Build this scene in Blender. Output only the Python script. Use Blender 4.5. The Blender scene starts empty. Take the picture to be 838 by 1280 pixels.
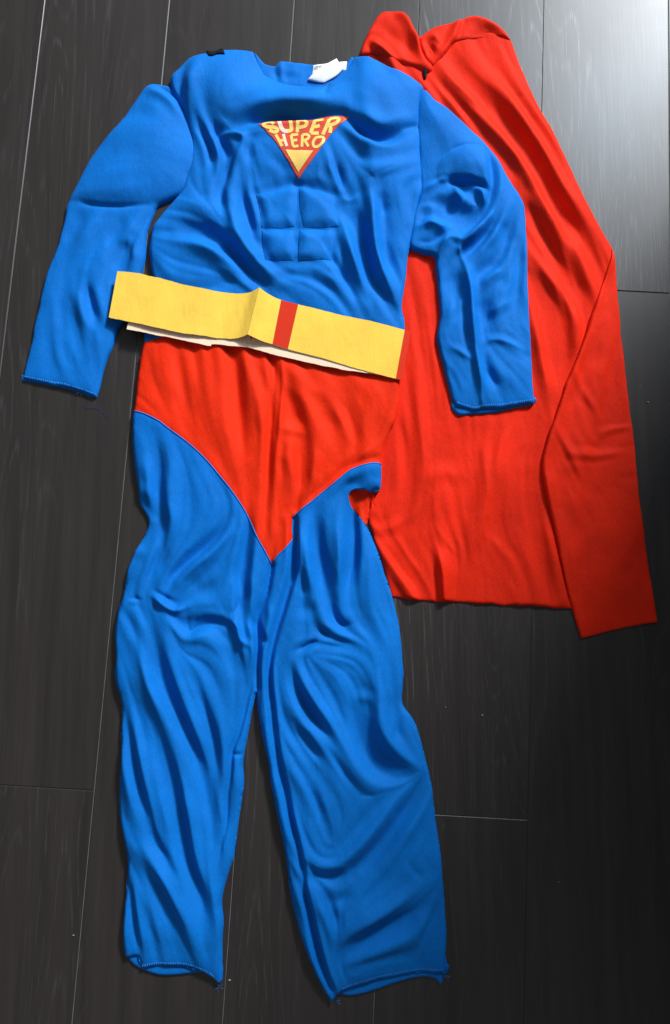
import bpy, math, random
import numpy as np
random.seed(7); rng = np.random.default_rng(11)
scene = bpy.context.scene
COL = scene.collection

# ------------------------------------------------------------------ camera
FPX, CAMH = 1000.0, 1.10
TILT = math.atan(1 / 6.764)
cam_d = bpy.data.cameras.new('camera'); cam = bpy.data.objects.new('camera', cam_d); COL.objects.link(cam)
cam_d.sensor_fit = 'VERTICAL'; cam_d.sensor_height = 36.0; cam_d.lens = 36.0 * FPX / 1280
cam_d.clip_start = 0.02; cam_d.clip_end = 60
cam.location = (0, 0, CAMH); cam.rotation_euler = (TILT, 0, 0)
scene.camera = cam

# ------------------------------------------------------------------ light
w = bpy.data.worlds.new('World'); scene.world = w; w.use_nodes = True
bg = w.node_tree.nodes['Background']; bg.inputs[0].default_value = (0.97, 0.97, 1.0, 1); bg.inputs[1].default_value = 0.23

def area(name, loc, target, sx, sy, power, col):
    l = bpy.data.lights.new(name, 'AREA'); l.shape = 'RECTANGLE'; l.size = sx; l.size_y = sy; l.energy = power; l.color = col
    o = bpy.data.objects.new(name, l); COL.objects.link(o); o.location = loc
    d = [t - p for t, p in zip(target, loc)]
    from mathutils import Vector
    o.rotation_euler = Vector(d).to_track_quat('-Z', 'Y').to_euler()
    return o
AZ = (0.515, 0.857); EL = math.radians(31); DIST = 8.0
area('window_light', (AZ[0]*math.cos(EL)*DIST, AZ[1]*math.cos(EL)*DIST + 0.1, math.sin(EL)*DIST), (0.0, 0.15, 0), 1.05, 1.05, 1010, (0.99, 0.98, 0.965))
area('sky_window_light', (1.64, 2.63, 2.3), (0.1, 0.25, 0), 1.2, 1.2, 66, (0.50, 0.75, 1.0))
scene.view_settings.view_transform = 'Standard'; scene.view_settings.look = 'None'
scene.view_settings.exposure = 0.0; scene.view_settings.gamma = 1.0
scene.view_settings.use_curve_mapping = False
scene.render.engine = 'CYCLES'

# ------------------------------------------------------------------ layout: measured points -> floor metres
S = 0.00112                                    # metres for one unit of the measured layout
def W(x, y, z=0.0):
    x = np.asarray(x, float); y = np.asarray(y, float)
    a = (x - 419) / FPX; b = (640 - y) / FPX
    dy = b * math.cos(TILT) + math.sin(TILT); dz = b * math.sin(TILT) - math.cos(TILT)
    t = (z - CAMH) / dz
    return a * t, dy * t

jit_rng = np.random.default_rng(5)
def spline(pts, step=4.0, closed=True):
    """Catmull-Rom through pts; a point with a third entry is a sharp corner."""
    P = [np.array(p[:2], float) for p in pts]; C = [len(p) > 2 for p in pts]; n = len(P); out = []
    for i in range(n if closed else n - 1):
        p1, p2 = P[i], P[(i+1) % n]
        p0 = p1 if (C[i] or (not closed and i == 0)) else P[i-1]
        p3 = p2 if (C[(i+1) % n] or (not closed and i == n-2)) else P[(i+2) % n]
        L = np.linalg.norm(p2 - p1); k = max(1, int(L / step))
        for j in range(k):
            t = j / k
            out.append(0.5*((2*p1)+(p2-p0)*t+(2*p0-5*p1+4*p2-p3)*t*t+(3*p1-p0-3*p2+p3)*t**3))
    if not closed: out.append(P[-1])
    out = np.array(out)
    if closed and len(out) > 60:
        k = jit_rng.standard_normal(out.shape); k = (k+np.roll(k, 1, 0)+np.roll(k, -1, 0))/2
        hem = ((out[:, 1] > 1195) | (np.abs(out[:, 1]-(470+0.25*(out[:, 0]-25))) < 6)*(out[:, 0] < 125) | (np.abs(out[:, 1]-509) < 9)*(out[:, 0] > 560)*(out[:, 0] < 675) | (np.abs(out[:, 1]-754) < 6)*(out[:, 0] > 490)*(out[:, 0] < 720))
        out = out+k*np.where(hem, 0.55, 0.22)[:, None]
    return out

def seg_dist(px, py, poly, closed=True, full=False):
    """distance to a polyline; with full also nearest point, signed side and arc position"""
    A = poly; B = np.roll(poly, -1, 0)
    if not closed: A, B = poly[:-1], poly[1:]
    best = np.full(px.shape, 1e18); nx = np.zeros(px.shape); ny = np.zeros(px.shape)
    sd = np.zeros(px.shape); arc = np.zeros(px.shape); s0 = 0.0
    for a, b in zip(A, B):
        d = b - a; L2 = d @ d
        if L2 < 1e-9: continue
        rx = px - a[0]; ry = py - a[1]
        t = np.clip((rx*d[0] + ry*d[1]) / L2, 0, 1)
        ex = rx - t*d[0]; ey = ry - t*d[1]
        q = ex*ex + ey*ey; m = q < best
        best[m] = q[m]
        if full:
            nx[m] = (a[0] + t*d[0])[m]; ny[m] = (a[1] + t*d[1])[m]
            sd[m] = (d[0]*ry - d[1]*rx)[m]; arc[m] = s0 + (t*math.sqrt(L2))[m]
        s0 += math.sqrt(L2)
    best = np.sqrt(best)
    return (best, nx, ny, sd, arc / max(s0, 1e-9)) if full else best

def inside(px, py, poly):
    r = np.zeros(px.shape, bool); n = len(poly)
    for i in range(n):
        x1, y1 = poly[i]; x2, y2 = poly[(i+1) % n]
        if y1 == y2: continue
        c = (y1 > py) != (y2 > py)
        r ^= c & (px < (x2-x1)*(py-y1)/(y2-y1) + x1)
    return r

NX, NY = 840, 1282
YY, XX = np.mgrid[0:NY, 0:NX].astype(float)

def blur(a, s):
    r = int(3*s + 1); k = np.exp(-0.5*(np.arange(-r, r+1)/s)**2); k /= k.sum()
    a = np.pad(a, ((r, r), (0, 0)), mode='edge'); o = np.zeros((a.shape[0]-2*r, a.shape[1]))
    for i, c in enumerate(k): o += c * a[i:i+o.shape[0]]
    a = np.pad(o, ((0, 0), (r, r)), mode='edge'); o = np.zeros((a.shape[0], a.shape[1]-2*r))
    for i, c in enumerate(k): o += c * a[:, i:i+o.shape[1]]
    return o

def samp(F, x, y):
    x = np.clip(np.asarray(x, float), 0, NX-1.001); y = np.clip(np.asarray(y, float), 0, NY-1.001)
    i = x.astype(int); j = y.astype(int); u = x-i; v = y-j
    return (F[j, i]*(1-u)*(1-v) + F[j, i+1]*u*(1-v) + F[j+1, i]*(1-u)*v + F[j+1, i+1]*u*v)

def noise(sx, sy, ang=0.0):
    """smooth value noise, feature size sx by sy, turned by ang degrees"""
    c, s_ = math.cos(math.radians(ang)), math.sin(math.radians(ang))
    u = (XX*c + YY*s_)/sx; v = (-XX*s_ + YY*c)/sy
    u -= u.min(); v -= v.min()
    g = rng.standard_normal((int(v.max())+3, int(u.max())+3))
    i = u.astype(int); j = v.astype(int); a = u-i; b = v-j
    a = a*a*(3-2*a); b = b*b*(3-2*b)
    return g[j, i]*(1-a)*(1-b)+g[j, i+1]*a*(1-b)+g[j+1, i]*(1-a)*b+g[j+1, i+1]*a*b

def window(x0, y0, x1, y1):
    x0 = max(0, int(x0)); y0 = max(0, int(y0)); x1 = min(NX, int(x1)+1); y1 = min(NY, int(y1)+1)
    return slice(y0, y1), slice(x0, x1)

GAIN = 1.0; WG = 1.0; REC = []
def fold(F, pts, h, wl, wr=None, ends=(1, 1), mul=False):
    """a ridge (h > 0) or furrow (h < 0) along pts. wl: width left of / below the line, wr: right of / above it"""
    wr = wl if wr is None else wr
    wl = wl*WG if wl > 3.5 else wl; wr = wr*WG if wr > 3.5 else wr
    P = spline(pts, 4, False); m = 3.9*max(wl, wr)
    if not mul: REC.append(P[::2])
    sl = window(P[:, 0].min()-m, P[:, 1].min()-m, P[:, 0].max()+m, P[:, 1].max()+m)
    x, y = XX[sl], YY[sl]
    d, _, _, sd, arc = seg_dist(x, y, P, False, True)
    u = d/np.where(sd > 0, wl, wr)
    g = np.exp(-u**1.7)
    if not mul and max(wl, wr) > 3.5: g = g-0.30*np.exp(-((u-2.0)/0.85)**2)      # cloth pushed out of a furrow rises beside it
    t = np.ones_like(arc)
    ln = np.linalg.norm(np.diff(P, axis=0), axis=1).sum()
    if not mul and ln < 50 and WG > 1.25: h = h*(0.45+0.55*ln/50)
    if ends[0]: q = np.clip(arc/0.35, 0, 1); t = t*q*q*(3-2*q)
    if ends[1]: q = np.clip((1-arc)/0.35, 0, 1); t = t*q*q*(3-2*q)
    if mul: F[sl] *= 1 - h*g
    else: F[sl] += GAIN*h*g*(0.12+0.88*t)

def facet(F, x0, y0, x1, y1, it=3, sr=0.30, keep=0.15):
    """cloth bends along creases: smooth the slopes inside the facets only, then rebuild the heights from them"""
    sl = window(x0, y0, x1, y1); A = F[sl]; m = A.mean()
    p = np.diff(A, axis=1, append=A[:, -1:]); q = np.diff(A, axis=0, append=A[-1:])
    p0, q0 = p, q
    offs = [(i, j) for i in range(-4, 5, 2) for j in range(-4, 5, 2) if 0 < i*i+j*j <= 20]
    for k in range(it):
        sp, sq, sw = p.copy(), q.copy(), np.ones_like(p)
        for i, j in offs:
            a = np.roll(p, (j, i), (0, 1)); b = np.roll(q, (j, i), (0, 1))
            w_ = np.exp(-((a-p)**2+(b-q)**2)/(2*sr*sr))*math.exp(-(i*i+j*j)/18.0)
            sp += w_*a; sq += w_*b; sw += w_
        p, q = sp/sw, sq/sw
    p = p*(1-keep)+p0*keep; q = q*(1-keep)+q0*keep
    p[:, -1] = 0; q[-1] = 0
    d = p.copy(); d[:, 1:] -= p[:, :-1]; d += q; d[1:] -= q[:-1]
    D = np.concatenate([d, d[:, ::-1]], 1); D = np.concatenate([D, D[::-1]], 0)
    h_, w2 = D.shape
    K = (2*np.cos(2*np.pi*np.arange(h_)/h_)-2)[:, None]+(2*np.cos(2*np.pi*np.arange(w2)/w2)-2)[None, :]
    K[0, 0] = 1; R = np.fft.fft2(D)/K; R[0, 0] = 0
    Z = np.fft.ifft2(R).real[:A.shape[0], :A.shape[1]]
    F[sl] = Z-Z.mean()+m
FIELD = {}
def flow(x0, y0, x1, y1, size, length, spread=38.0, src=None):
    """small wrinkles that run along the recorded folds"""
    sl = window(x0, y0, x1, y1); x, y = XX[sl], YY[sl]; st = 8
    key = (x0, y0, len(REC))
    if key not in FIELD:
        gx, gy = x[::st, ::st], y[::st, ::st]; c2 = np.full(gx.shape, -0.02); s2 = np.full(gx.shape, 0.02); ws = np.full(gx.shape, 0.03)
        for P in REC:
            T = np.gradient(P, axis=0)
            for (a, b), (tx, ty) in zip(P, T):
                q = math.atan2(ty, tx)*2; w_ = np.exp(-((gx-a)**2+(gy-b)**2)/(2*spread*spread*0.36))
                c2 += w_*math.cos(q); s2 += w_*math.sin(q); ws += w_
        th = 0.5*np.arctan2(s2, c2); cc, ss = np.cos(2*th), np.sin(2*th)
        jj = np.minimum(((y-y[0, 0])/st), gx.shape[0]-1.001); ii = np.minimum(((x-x[0, 0])/st), gx.shape[1]-1.001)
        def up(A):
            j = jj.astype(int); i = ii.astype(int); v = jj-j; u = ii-i; j1 = np.minimum(j+1, A.shape[0]-1); i1 = np.minimum(i+1, A.shape[1]-1)
            return A[j, i]*(1-u)*(1-v)+A[j, i1]*u*(1-v)+A[j1, i]*(1-u)*v+A[j1, i1]*u*v
        t = 0.5*np.arctan2(up(ss), up(cc)); dx, dy = np.cos(t), np.sin(t)
        FIELD[key] = (dx, dy, up(ws))
    dx, dy, wsu = FIELD[key]
    n0 = noise(size, size) if src is None else src; acc = n0[sl].copy()
    h_, w_ = x.shape
    for sg in (1, -1):
        px, py = x.copy(), y.copy(); ox, oy = dx*sg, dy*sg
        for k in range(int(length/3)):
            px = px+3*ox; py = py+3*oy
            i = np.clip(px-x[0, 0], 0, w_-1).astype(int); j = np.clip(py-y[0, 0], 0, h_-1).astype(int)
            nx_, ny_ = dx[j, i], dy[j, i]; f = np.where(nx_*ox+ny_*oy < 0, -1, 1); ox, oy = nx_*f, ny_*f
            acc += samp(n0, px, py)
    if src is not None: return sl, acc/(1+2*int(length/3))
    acc = (acc-acc.mean())/acc.std()
    out = np.zeros((NY, NX)); out[sl] = (acc-0.7*np.abs(acc))*np.clip(0.35+wsu*0.35, 0.35, 1.0)
    return out
def comb(F, x0, y0, x1, y1, length, amt):
    """draw the folds out along their own direction so that they run into each other"""
    lowf = blur(F, 18); sl, d = flow(x0, y0, x1, y1, 0, length, src=F-lowf)
    F[sl] = lowf[sl]+(F-lowf)[sl]*(1-amt)+d*amt*1.25
def settle(F, lo=2.2, knee=8.0):
    """furrows flatten out softly before they reach the floor"""
    return np.where(F < knee, lo+(knee-lo)*np.exp(np.minimum(F-knee, 0)/(knee-lo)), F)
def crumple(sx, sy, ang, warp=10.0):
    """creased noise with wandering ridges"""
    n = noise(sx, sy, ang); k = noise(sx*1.6, sy*0.8, ang+20)
    return 1.0-np.abs(n+0.4*k)

def bump(F, cx, cy, rx, ry, h, ang=0, p=1.0):
    c, s_ = math.cos(math.radians(ang)), math.sin(math.radians(ang))
    u = ((XX-cx)*c+(YY-cy)*s_)/rx; v = (-(XX-cx)*s_+(YY-cy)*c)/ry
    F += h*np.exp(-(u*u+v*v)**p)

def pillow(F, pts, h, wid):
    P = spline(pts, 4); sl = window(P[:, 0].min(), P[:, 1].min(), P[:, 0].max()+1, P[:, 1].max()+1)
    x, y = XX[sl], YY[sl]; d = seg_dist(x, y, P); d[~inside(x, y, P)] = 0
    q = 1-np.clip(d/wid, 0, 1); F[sl] += h*np.sqrt(np.clip(1-q*q, 0, 1))

# ------------------------------------------------------------------ materials
def mat(name):
    m = bpy.data.materials.new(name); m.use_nodes = True
    return m, m.node_tree.nodes, m.node_tree.links, m.node_tree.nodes['Principled BSDF']

def cloth_mat(name, col, rough=0.72, sheen=0.03, var=0.19, spec=0.12, bump_d=0.25, weave=700):
    m, N, L, b = mat(name)
    tc = N.new('ShaderNodeTexCoord')
    n1 = N.new('ShaderNodeTexNoise'); n1.inputs['Scale'].default_value = 22; n1.inputs['Detail'].default_value = 6
    L.new(tc.outputs['Object'], n1.inputs['Vector'])
    mp = N.new('ShaderNodeMapping'); mp.inputs['Scale'].default_value = (weave, weave*0.35, weave)
    L.new(tc.outputs['Object'], mp.inputs['Vector'])
    n2 = N.new('ShaderNodeTexNoise'); n2.inputs['Scale'].default_value = 1.0; n2.inputs['Detail'].default_value = 2
    L.new(mp.outputs[0], n2.inputs['Vector'])
    add = N.new('ShaderNodeMath'); add.operation = 'ADD'
    L.new(n1.outputs[0], add.inputs[0]); L.new(n2.outputs[0], add.inputs[1])
    mr = N.new('ShaderNodeMapRange'); mr.inputs[1].default_value = 0.6; mr.inputs[2].default_value = 1.4
    mr.inputs[3].default_value = 1-var; mr.inputs[4].default_value = 1+var
    L.new(add.outputs[0], mr.inputs[0])
    mx = N.new('ShaderNodeVectorMath'); mx.operation = 'SCALE'; mx.inputs[0].default_value = col
    L.new(mr.outputs[0], mx.inputs['Scale']); L.new(mx.outputs[0], b.inputs['Base Color'])
    b.inputs['Roughness'].default_value = rough; b.inputs['Specular IOR Level'].default_value = spec
    b.inputs['Sheen Weight'].default_value = sheen; b.inputs['Sheen Roughness'].default_value = 0.4
    b.inputs['Sheen Tint'].default_value = tuple(min(1, 0.35+c*0.9) for c in col)+(1,)
    mp2 = N.new('ShaderNodeMapping'); mp2.inputs['Scale'].default_value = (60, 22, 60); mp2.inputs['Rotation'].default_value = (0, 0, 0.35)
    L.new(tc.outputs['Object'], mp2.inputs['Vector'])
    n3 = N.new('ShaderNodeTexNoise'); n3.inputs['Scale'].default_value = 1; n3.inputs['Detail'].default_value = 5; n3.inputs['Roughness'].default_value = 0.55; n3.inputs['Distortion'].default_value = 0.5
    L.new(mp2.outputs[0], n3.inputs['Vector'])
    b1 = N.new('ShaderNodeBump'); b1.inputs['Strength'].default_value = bump_d; b1.inputs['Distance'].default_value = 0.004
    L.new(n3.outputs[0], b1.inputs['Height'])
    b2 = N.new('ShaderNodeBump'); b2.inputs['Strength'].default_value = 0.25; b2.inputs['Distance'].default_value = 0.0006
    L.new(n2.outputs[0], b2.inputs['Height']); L.new(b1.outputs[0], b2.inputs['Normal']); L.new(b2.outputs[0], b.inputs['Normal'])
    return m
BLUE = cloth_mat('blue_polyester', (0.0005, 0.138, 0.505))
BLUE2 = cloth_mat('blue_stitch_thread', (0.03, 0.22, 0.66), var=0.2, bump_d=0.05)
NAVY = cloth_mat('blue_overlock_edge', (0.002, 0.06, 0.30), var=0.2, bump_d=0.1)
RED = cloth_mat('red_polyester', (0.74, 0.026, 0.005), rough=0.65, sheen=0.01, spec=0.06)
REDC = cloth_mat('red_cape_cloth', (0.70, 0.021, 0.006), rough=0.65, sheen=0.01, spec=0.06)
YEL = cloth_mat('yellow_felt', (0.92, 0.60, 0.085), rough=0.9, var=0.13, weave=1300, bump_d=0.22, spec=0.15)
REDF = cloth_mat('red_felt', (0.66, 0.035, 0.012), rough=0.85, var=0.08, bump_d=0.06, spec=0.15)
CREAM = cloth_mat('cream_foam_backing', (0.84, 0.64, 0.46), rough=0.9, var=0.06, bump_d=0.05, spec=0.1)
WHITE = cloth_mat('white_satin_label', (0.72, 0.73, 0.75), rough=0.5, var=0.05, bump_d=0.1)
INK = cloth_mat('grey_label_ink', (0.18, 0.18, 0.20), rough=0.7)
BLACK = cloth_mat('black_hook_tape', (0.006, 0.007, 0.012), rough=0.85, var=0.4, bump_d=0.3)
PRED = cloth_mat('print_red', (0.62, 0.075, 0.045), rough=0.4, var=0.06, bump_d=0.1)
PYEL = cloth_mat('print_yellow', (0.85, 0.58, 0.15), rough=0.4, var=0.12, bump_d=0.1)
PPALE = cloth_mat('print_glare_pale', (0.80, 0.62, 0.46), rough=0.4, var=0.12, bump_d=0.1)  # glare on the print, painted as paler letter strokes
LINT = cloth_mat('pale_lint', (0.26, 0.24, 0.22), rough=0.9)

def wood_mat():
    m, N, L, b = mat('dark_wood_plank')
    tc = N.new('ShaderNodeTexCoord'); oi = N.new('ShaderNodeObjectInfo')
    sh = N.new('ShaderNodeVectorMath'); sh.operation = 'SCALE'; sh.inputs[0].default_value = (7.3, 13.1, 5.7)
    L.new(oi.outputs['Random'], sh.inputs['Scale'])
    ad = N.new('ShaderNodeVectorMath'); ad.operation = 'ADD'
    L.new(tc.outputs['Object'], ad.inputs[0]); L.new(sh.outputs[0], ad.inputs[1])
    def nz(sx, sy, detail=4, rough=0.55, dist=0.0):
        mp = N.new('ShaderNodeMapping'); mp.inputs['Scale'].default_value = (sx, sy, 1); L.new(ad.outputs[0], mp.inputs['Vector'])
        n = N.new('ShaderNodeTexNoise'); n.inputs['Scale'].default_value = 1; n.inputs['Detail'].default_value = detail
        n.inputs['Roughness'].default_value = rough; n.inputs['Distortion'].default_value = dist
        L.new(mp.outputs[0], n.inputs['Vector']); return n.outputs[0]
    def mth(op, a, c=None, clamp=False):
        n = N.new('ShaderNodeMath'); n.operation = op; n.use_clamp = clamp
        for k, v in enumerate((a, c)):
            if v is None: continue
            if isinstance(v, (int, float)): n.inputs[k].default_value = v
            else: L.new(v, n.inputs[k])
        return n.outputs[0]
    def rngm(v, a, c, d, e):
        n = N.new('ShaderNodeMapRange'); L.new(v, n.inputs[0])
        for k, q in enumerate((a, c, d, e)): n.inputs[k+1].default_value = q
        return n.outputs[0]
    # growth rings: contour lines of a noise stretched along the plank
    ring = mth('MULTIPLY', nz(9, 1.1, 2, 0.4, 0.3), 22.0)
    rp = mth('PINGPONG', ring, 0.5)
    line = rngm(rp, 0.0, 0.17, 1.0, 0.0)
    dash = rngm(nz(420, 14, 3, 0.6), 0.44, 0.60, 0.0, 1.0)
    area_m = rngm(nz(5, 0.9, 2), 0.40, 0.62, 0.15, 1.0)
    pore = mth('MULTIPLY', mth('MULTIPLY', line, dash), area_m)
    fine = rngm(nz(700, 9, 3, 0.6), 0.56, 0.74, 0.0, 1.0)
    pores = mth('MAXIMUM', pore, mth('MULTIPLY', fine, 0.22))
    at_ = N.new('ShaderNodeAttribute'); at_.attribute_type = 'OBJECT'; at_.attribute_name = 'grain'
    pores = mth('MULTIPLY', pores, at_.outputs['Fac'])
    # colour
    cr = N.new('ShaderNodeValToRGB'); L.new(nz(60, 2.2, 6, 0.65), cr.inputs[0])
    cr.color_ramp.elements[0].position = 0.3; cr.color_ramp.elements[0].color = (0.0165, 0.0135, 0.0122, 1)
    cr.color_ramp.elements[1].position = 0.72; cr.color_ramp.elements[1].color = (0.032, 0.0262, 0.0235, 1)
    mixc = N.new('ShaderNodeMix'); mixc.data_type = 'RGBA'
    L.new(mth('MULTIPLY', pores, 0.75), mixc.inputs['Factor']); L.new(cr.outputs[0], mixc.inputs['A'])
    mixc.inputs['B'].default_value = (0.30, 0.30, 0.30, 1)
    L.new(mixc.outputs['Result'], b.inputs['Base Color'])
    rg = mth('ADD', rngm(nz(3, 2, 5, 0.6), 0.3, 0.7, 0.36, 0.45), mth('MULTIPLY', pores, 0.05))
    L.new(rg, b.inputs['Roughness']); b.inputs['Specular IOR Level'].default_value = 0.5
    hb = mth('SUBTRACT', mth('MULTIPLY', nz(260, 6, 3), 0.5), pores)
    bn = N.new('ShaderNodeBump'); bn.inputs['Strength'].default_value = 0.08; bn.inputs['Distance'].default_value = 0.0006
    L.new(hb, bn.inputs['Height']); L.new(bn.outputs[0], b.inputs['Normal'])
    return m
WOOD = wood_mat()
def plain(name, col, rough):
    m, N, L, b = mat(name)
    tc = N.new('ShaderNodeTexCoord'); n = N.new('ShaderNodeTexNoise'); n.inputs['Scale'].default_value = 40; n.inputs['Detail'].default_value = 5
    L.new(tc.outputs['Object'], n.inputs['Vector'])
    cr = N.new('ShaderNodeValToRGB'); L.new(n.outputs[0], cr.inputs[0])
    cr.color_ramp.elements[0].position = 0.3; cr.color_ramp.elements[1].position = 0.7
    cr.color_ramp.elements[0].color = tuple(c*0.75 for c in col)+(1,); cr.color_ramp.elements[1].color = tuple(c*1.2 for c in col)+(1,)
    L.new(cr.outputs[0], b.inputs['Base Color']); b.inputs['Roughness'].default_value = rough
    return m
JOINT = plain('grey_joint_edge', (0.13, 0.125, 0.12), 0.7)  # pale grey stands in for window light caught on the plank bevels

# ------------------------------------------------------------------ object helpers
def link(o, parent=None, label=None, cat=None, kind=None, group=None):
    COL.objects.link(o)
    if parent is not None: o.parent = parent
    for k, v in (('label', label), ('category', cat), ('kind', kind), ('group', group)):
        if v: o[k] = v
    return o
def mesh(name, V, Fq, material, parent=None, smooth=True, **kw):
    me = bpy.data.meshes.new(name); me.from_pydata([tuple(v) for v in V], [], [tuple(f) for f in Fq]); me.validate()
    me.materials.append(material)
    if smooth: me.polygons.foreach_set('use_smooth', [True]*len(me.polygons))
    me.update(); return link(bpy.data.objects.new(name, me), parent, **kw)
def empty(name, loc, label, cat):
    o = bpy.data.objects.new(name, None); o.empty_display_size = 0.05
    link(o, None, label, cat); o.location = loc; return o
def adopt(o, parent):
    """parent keeping the world place"""
    o.parent = parent; p = parent; loc = np.zeros(3)
    while p is not None: loc += np.array(p.location); p = p.parent
    o.location = tuple(-loc); return o

def sheet(name, outline, zfun, material, parent, z0, step=1.7, bottom=None, **kw):
    """cloth panel: a fine grid fitted to the outline, heights from zfun(x, y) in layout units, turned down at the rim"""
    P = outline
    x0, y0 = P.min(0)-2*step; x1, y1 = P.max(0)+2*step
    gx = np.arange(x0, x1+step, step); gy = np.arange(y0, y1+step, step)
    X, Y = np.meshgrid(gx, gy); ins = inside(X, Y, P)
    cell = ins[:-1, :-1] | ins[1:, :-1] | ins[:-1, 1:] | ins[1:, 1:]
    use = np.zeros(ins.shape, bool)
    for a, b in ((slice(None, -1), slice(None, -1)), (slice(1, None), slice(None, -1)), (slice(None, -1), slice(1, None)), (slice(1, None), slice(1, None))):
        use[a, b] |= cell
    mv = use & ~ins
    _, nx, ny, _, _ = seg_dist(X[mv], Y[mv], P, True, True)
    X[mv] = nx; Y[mv] = ny
    idx = np.full(ins.shape, -1); idx[use] = np.arange(use.sum())
    vx, vy = X[use], Y[use]; vz = zfun(vx, vy)
    j, i = np.nonzero(cell)
    quads = np.stack([idx[j, i], idx[j+1, i], idx[j+1, i+1], idx[j, i+1]], 1)
    # rim turned down to what lies beneath
    e = np.concatenate([quads[:, [k, (k+1) % 4]] for k in range(4)])
    key = np.sort(e, 1); key = key[:, 0]*len(vx)+key[:, 1]
    u, inv, cnt = np.unique(key, return_inverse=True, return_counts=True)
    be = e[cnt[inv] == 1]
    bv = np.unique(be); rm = np.full(len(vx), -1); rm[bv] = len(vx)+np.arange(len(bv))
    low = np.minimum(vz[bv]-0.15, 0.35 if bottom is None else bottom(vx[bv], vy[bv]))
    quads = np.concatenate([quads, np.stack([be[:, 1], be[:, 0], rm[be[:, 0]], rm[be[:, 1]]], 1)])
    ax = np.concatenate([vx, vx[bv]]); ay = np.concatenate([vy, vy[bv]]); az = np.concatenate([vz, low])
    wx, wy = W(ax, ay, z0)
    co = np.stack([wx, wy, np.maximum(az, 0.2)*S], 1).astype(np.float32)
    me = bpy.data.meshes.new(name)
    me.vertices.add(len(co)); me.vertices.foreach_set('co', co.ravel())
    me.loops.add(quads.size); me.loops.foreach_set('vertex_index', quads.ravel().astype(np.int32))
    me.polygons.add(len(quads)); me.polygons.foreach_set('loop_start', np.arange(0, quads.size, 4, dtype=np.int32))
    me.polygons.foreach_set('use_smooth', np.ones(len(quads), bool))
    me.update(calc_edges=True); me.validate(); me.materials.append(material)
    o = bpy.data.objects.new(name, me); link(o, None, **kw)
    return adopt(o, parent)

def prof(d, wid):
    q = 1-np.clip(d/wid, 0, 1); return np.sqrt(np.clip(1-q*q, 0, 1))
def prof2(d, wid):
    return 0.55*prof(d, 0.4*wid) + 0.45*(1-np.exp(-d/(1.1*wid)))

def tube(name, pts, r, material, parent=None, sides=6, **kw):
    """thin round cord through 3-D points"""
    from mathutils import Vector
    V, Fq = [], []; n = len(pts); P = [Vector(p) for p in pts]
    for i, p in enumerate(P):
        t = (P[min(i+1, n-1)]-P[max(i-1, 0)]).normalized()
        a = t.cross(Vector((0, 0, 1)));  a = a.normalized() if a.length > 1e-4 else Vector((1, 0, 0)); b = t.cross(a)
        rr = r if isinstance(r, float) else r[i]
        for k in range(sides):
            q = 2*math.pi*k/sides; V.append(p+a*math.cos(q)*rr+b*math.sin(q)*rr)
    for i in range(n-1):
        for k in range(sides):
            Fq.append((i*sides+k, i*sides+(k+1) % sides, (i+1)*sides+(k+1) % sides, (i+1)*sides+k))
    Fq.append(tuple(range(sides))[::-1]); Fq.append(tuple((n-1)*sides+k for k in range(sides)))
    o = mesh(name, V, Fq, material, None, **kw)
    return adopt(o, parent) if parent is not None else o

# ------------------------------------------------------------------ floor of dark planks
PHI = math.atan2(0.381, 6.838); PW = 0.191; PL = 1.285
ux, uy, vx_, vy_ = math.cos(PHI), -math.sin(PHI), math.sin(PHI), math.cos(PHI)
def fl(u, v, z): return (u*ux+v*vx_, u*uy+v*vy_, z)
R_ = 3.2
floor = mesh('floor', [fl(-R_, -R_, -0.0012), fl(R_, -R_, -0.0012), fl(R_, R_, -0.0012), fl(-R_, R_, -0.0012),
                       fl(-R_, -R_, -0.02), fl(R_, -R_, -0.02), fl(R_, R_, -0.02), fl(-R_, R_, -0.02)],
             [(0, 1, 2, 3), (7, 6, 5, 4), (0, 4, 5, 1), (1, 5, 6, 2), (2, 6, 7, 3), (3, 7, 4, 0)], JOINT, smooth=False, kind='structure')
def plank_mesh(ga, gb):
    """a plank PL x PW with eased edges; ga, gb = half joint left and right"""
    me = bpy.data.meshes.new('plank'); e = 0.0006; V = []
    for z, i in ((-0.0011, 0.0), (-0.0004, 0.0), (0.0, e)):
        V += [fl(ga+i, 0.0006+i, z), fl(PW-gb-i, 0.0006+i, z), fl(PW-gb-i, PL-0.0006-i, z), fl(ga+i, PL-0.0006-i, z)]
    Fq = [(8, 9, 10, 11)]
    for l in (0, 4):
        for k in range(4): Fq.append((l+k, l+(k+1) % 4, l+4+(k+1) % 4, l+4+k))
    me.from_pydata(V, [], Fq); me.materials.append(WOOD); me.update(); return me
v_joint = {-2: 0.3, -1: -0.227, 0: 0.36, 1: 0.10, 2: -0.232, 3: 0.509, 4: -0.05}
meshes = {}
for k in range(-9, 10):
    ga = 0.00010 if k == 3 else 0.00075; gb = 0.00010 if k == 2 else 0.00075
    if (ga, gb) not in meshes: meshes[(ga, gb)] = plank_mesh(ga, gb)
    v0 = v_joint.get(k, random.uniform(0, PL))
    for r in range(-3, 3):
        v = v0 + r*PL
        if v > 2.9 or v+PL < -2.9: continue
        if abs(k) > 5 and not (-1.4 < v < 1.6): continue
        o = bpy.data.objects.new('plank', meshes[(ga, gb)]); link(o, floor)
        o.location = fl(-0.306+PW*k, v, 0); o['grain'] = 1.5 if (k == 3 and v > 0.3) else 0.38 if (k == 2 and v > -0.3) else random.uniform(0.06, 0.14)

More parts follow.
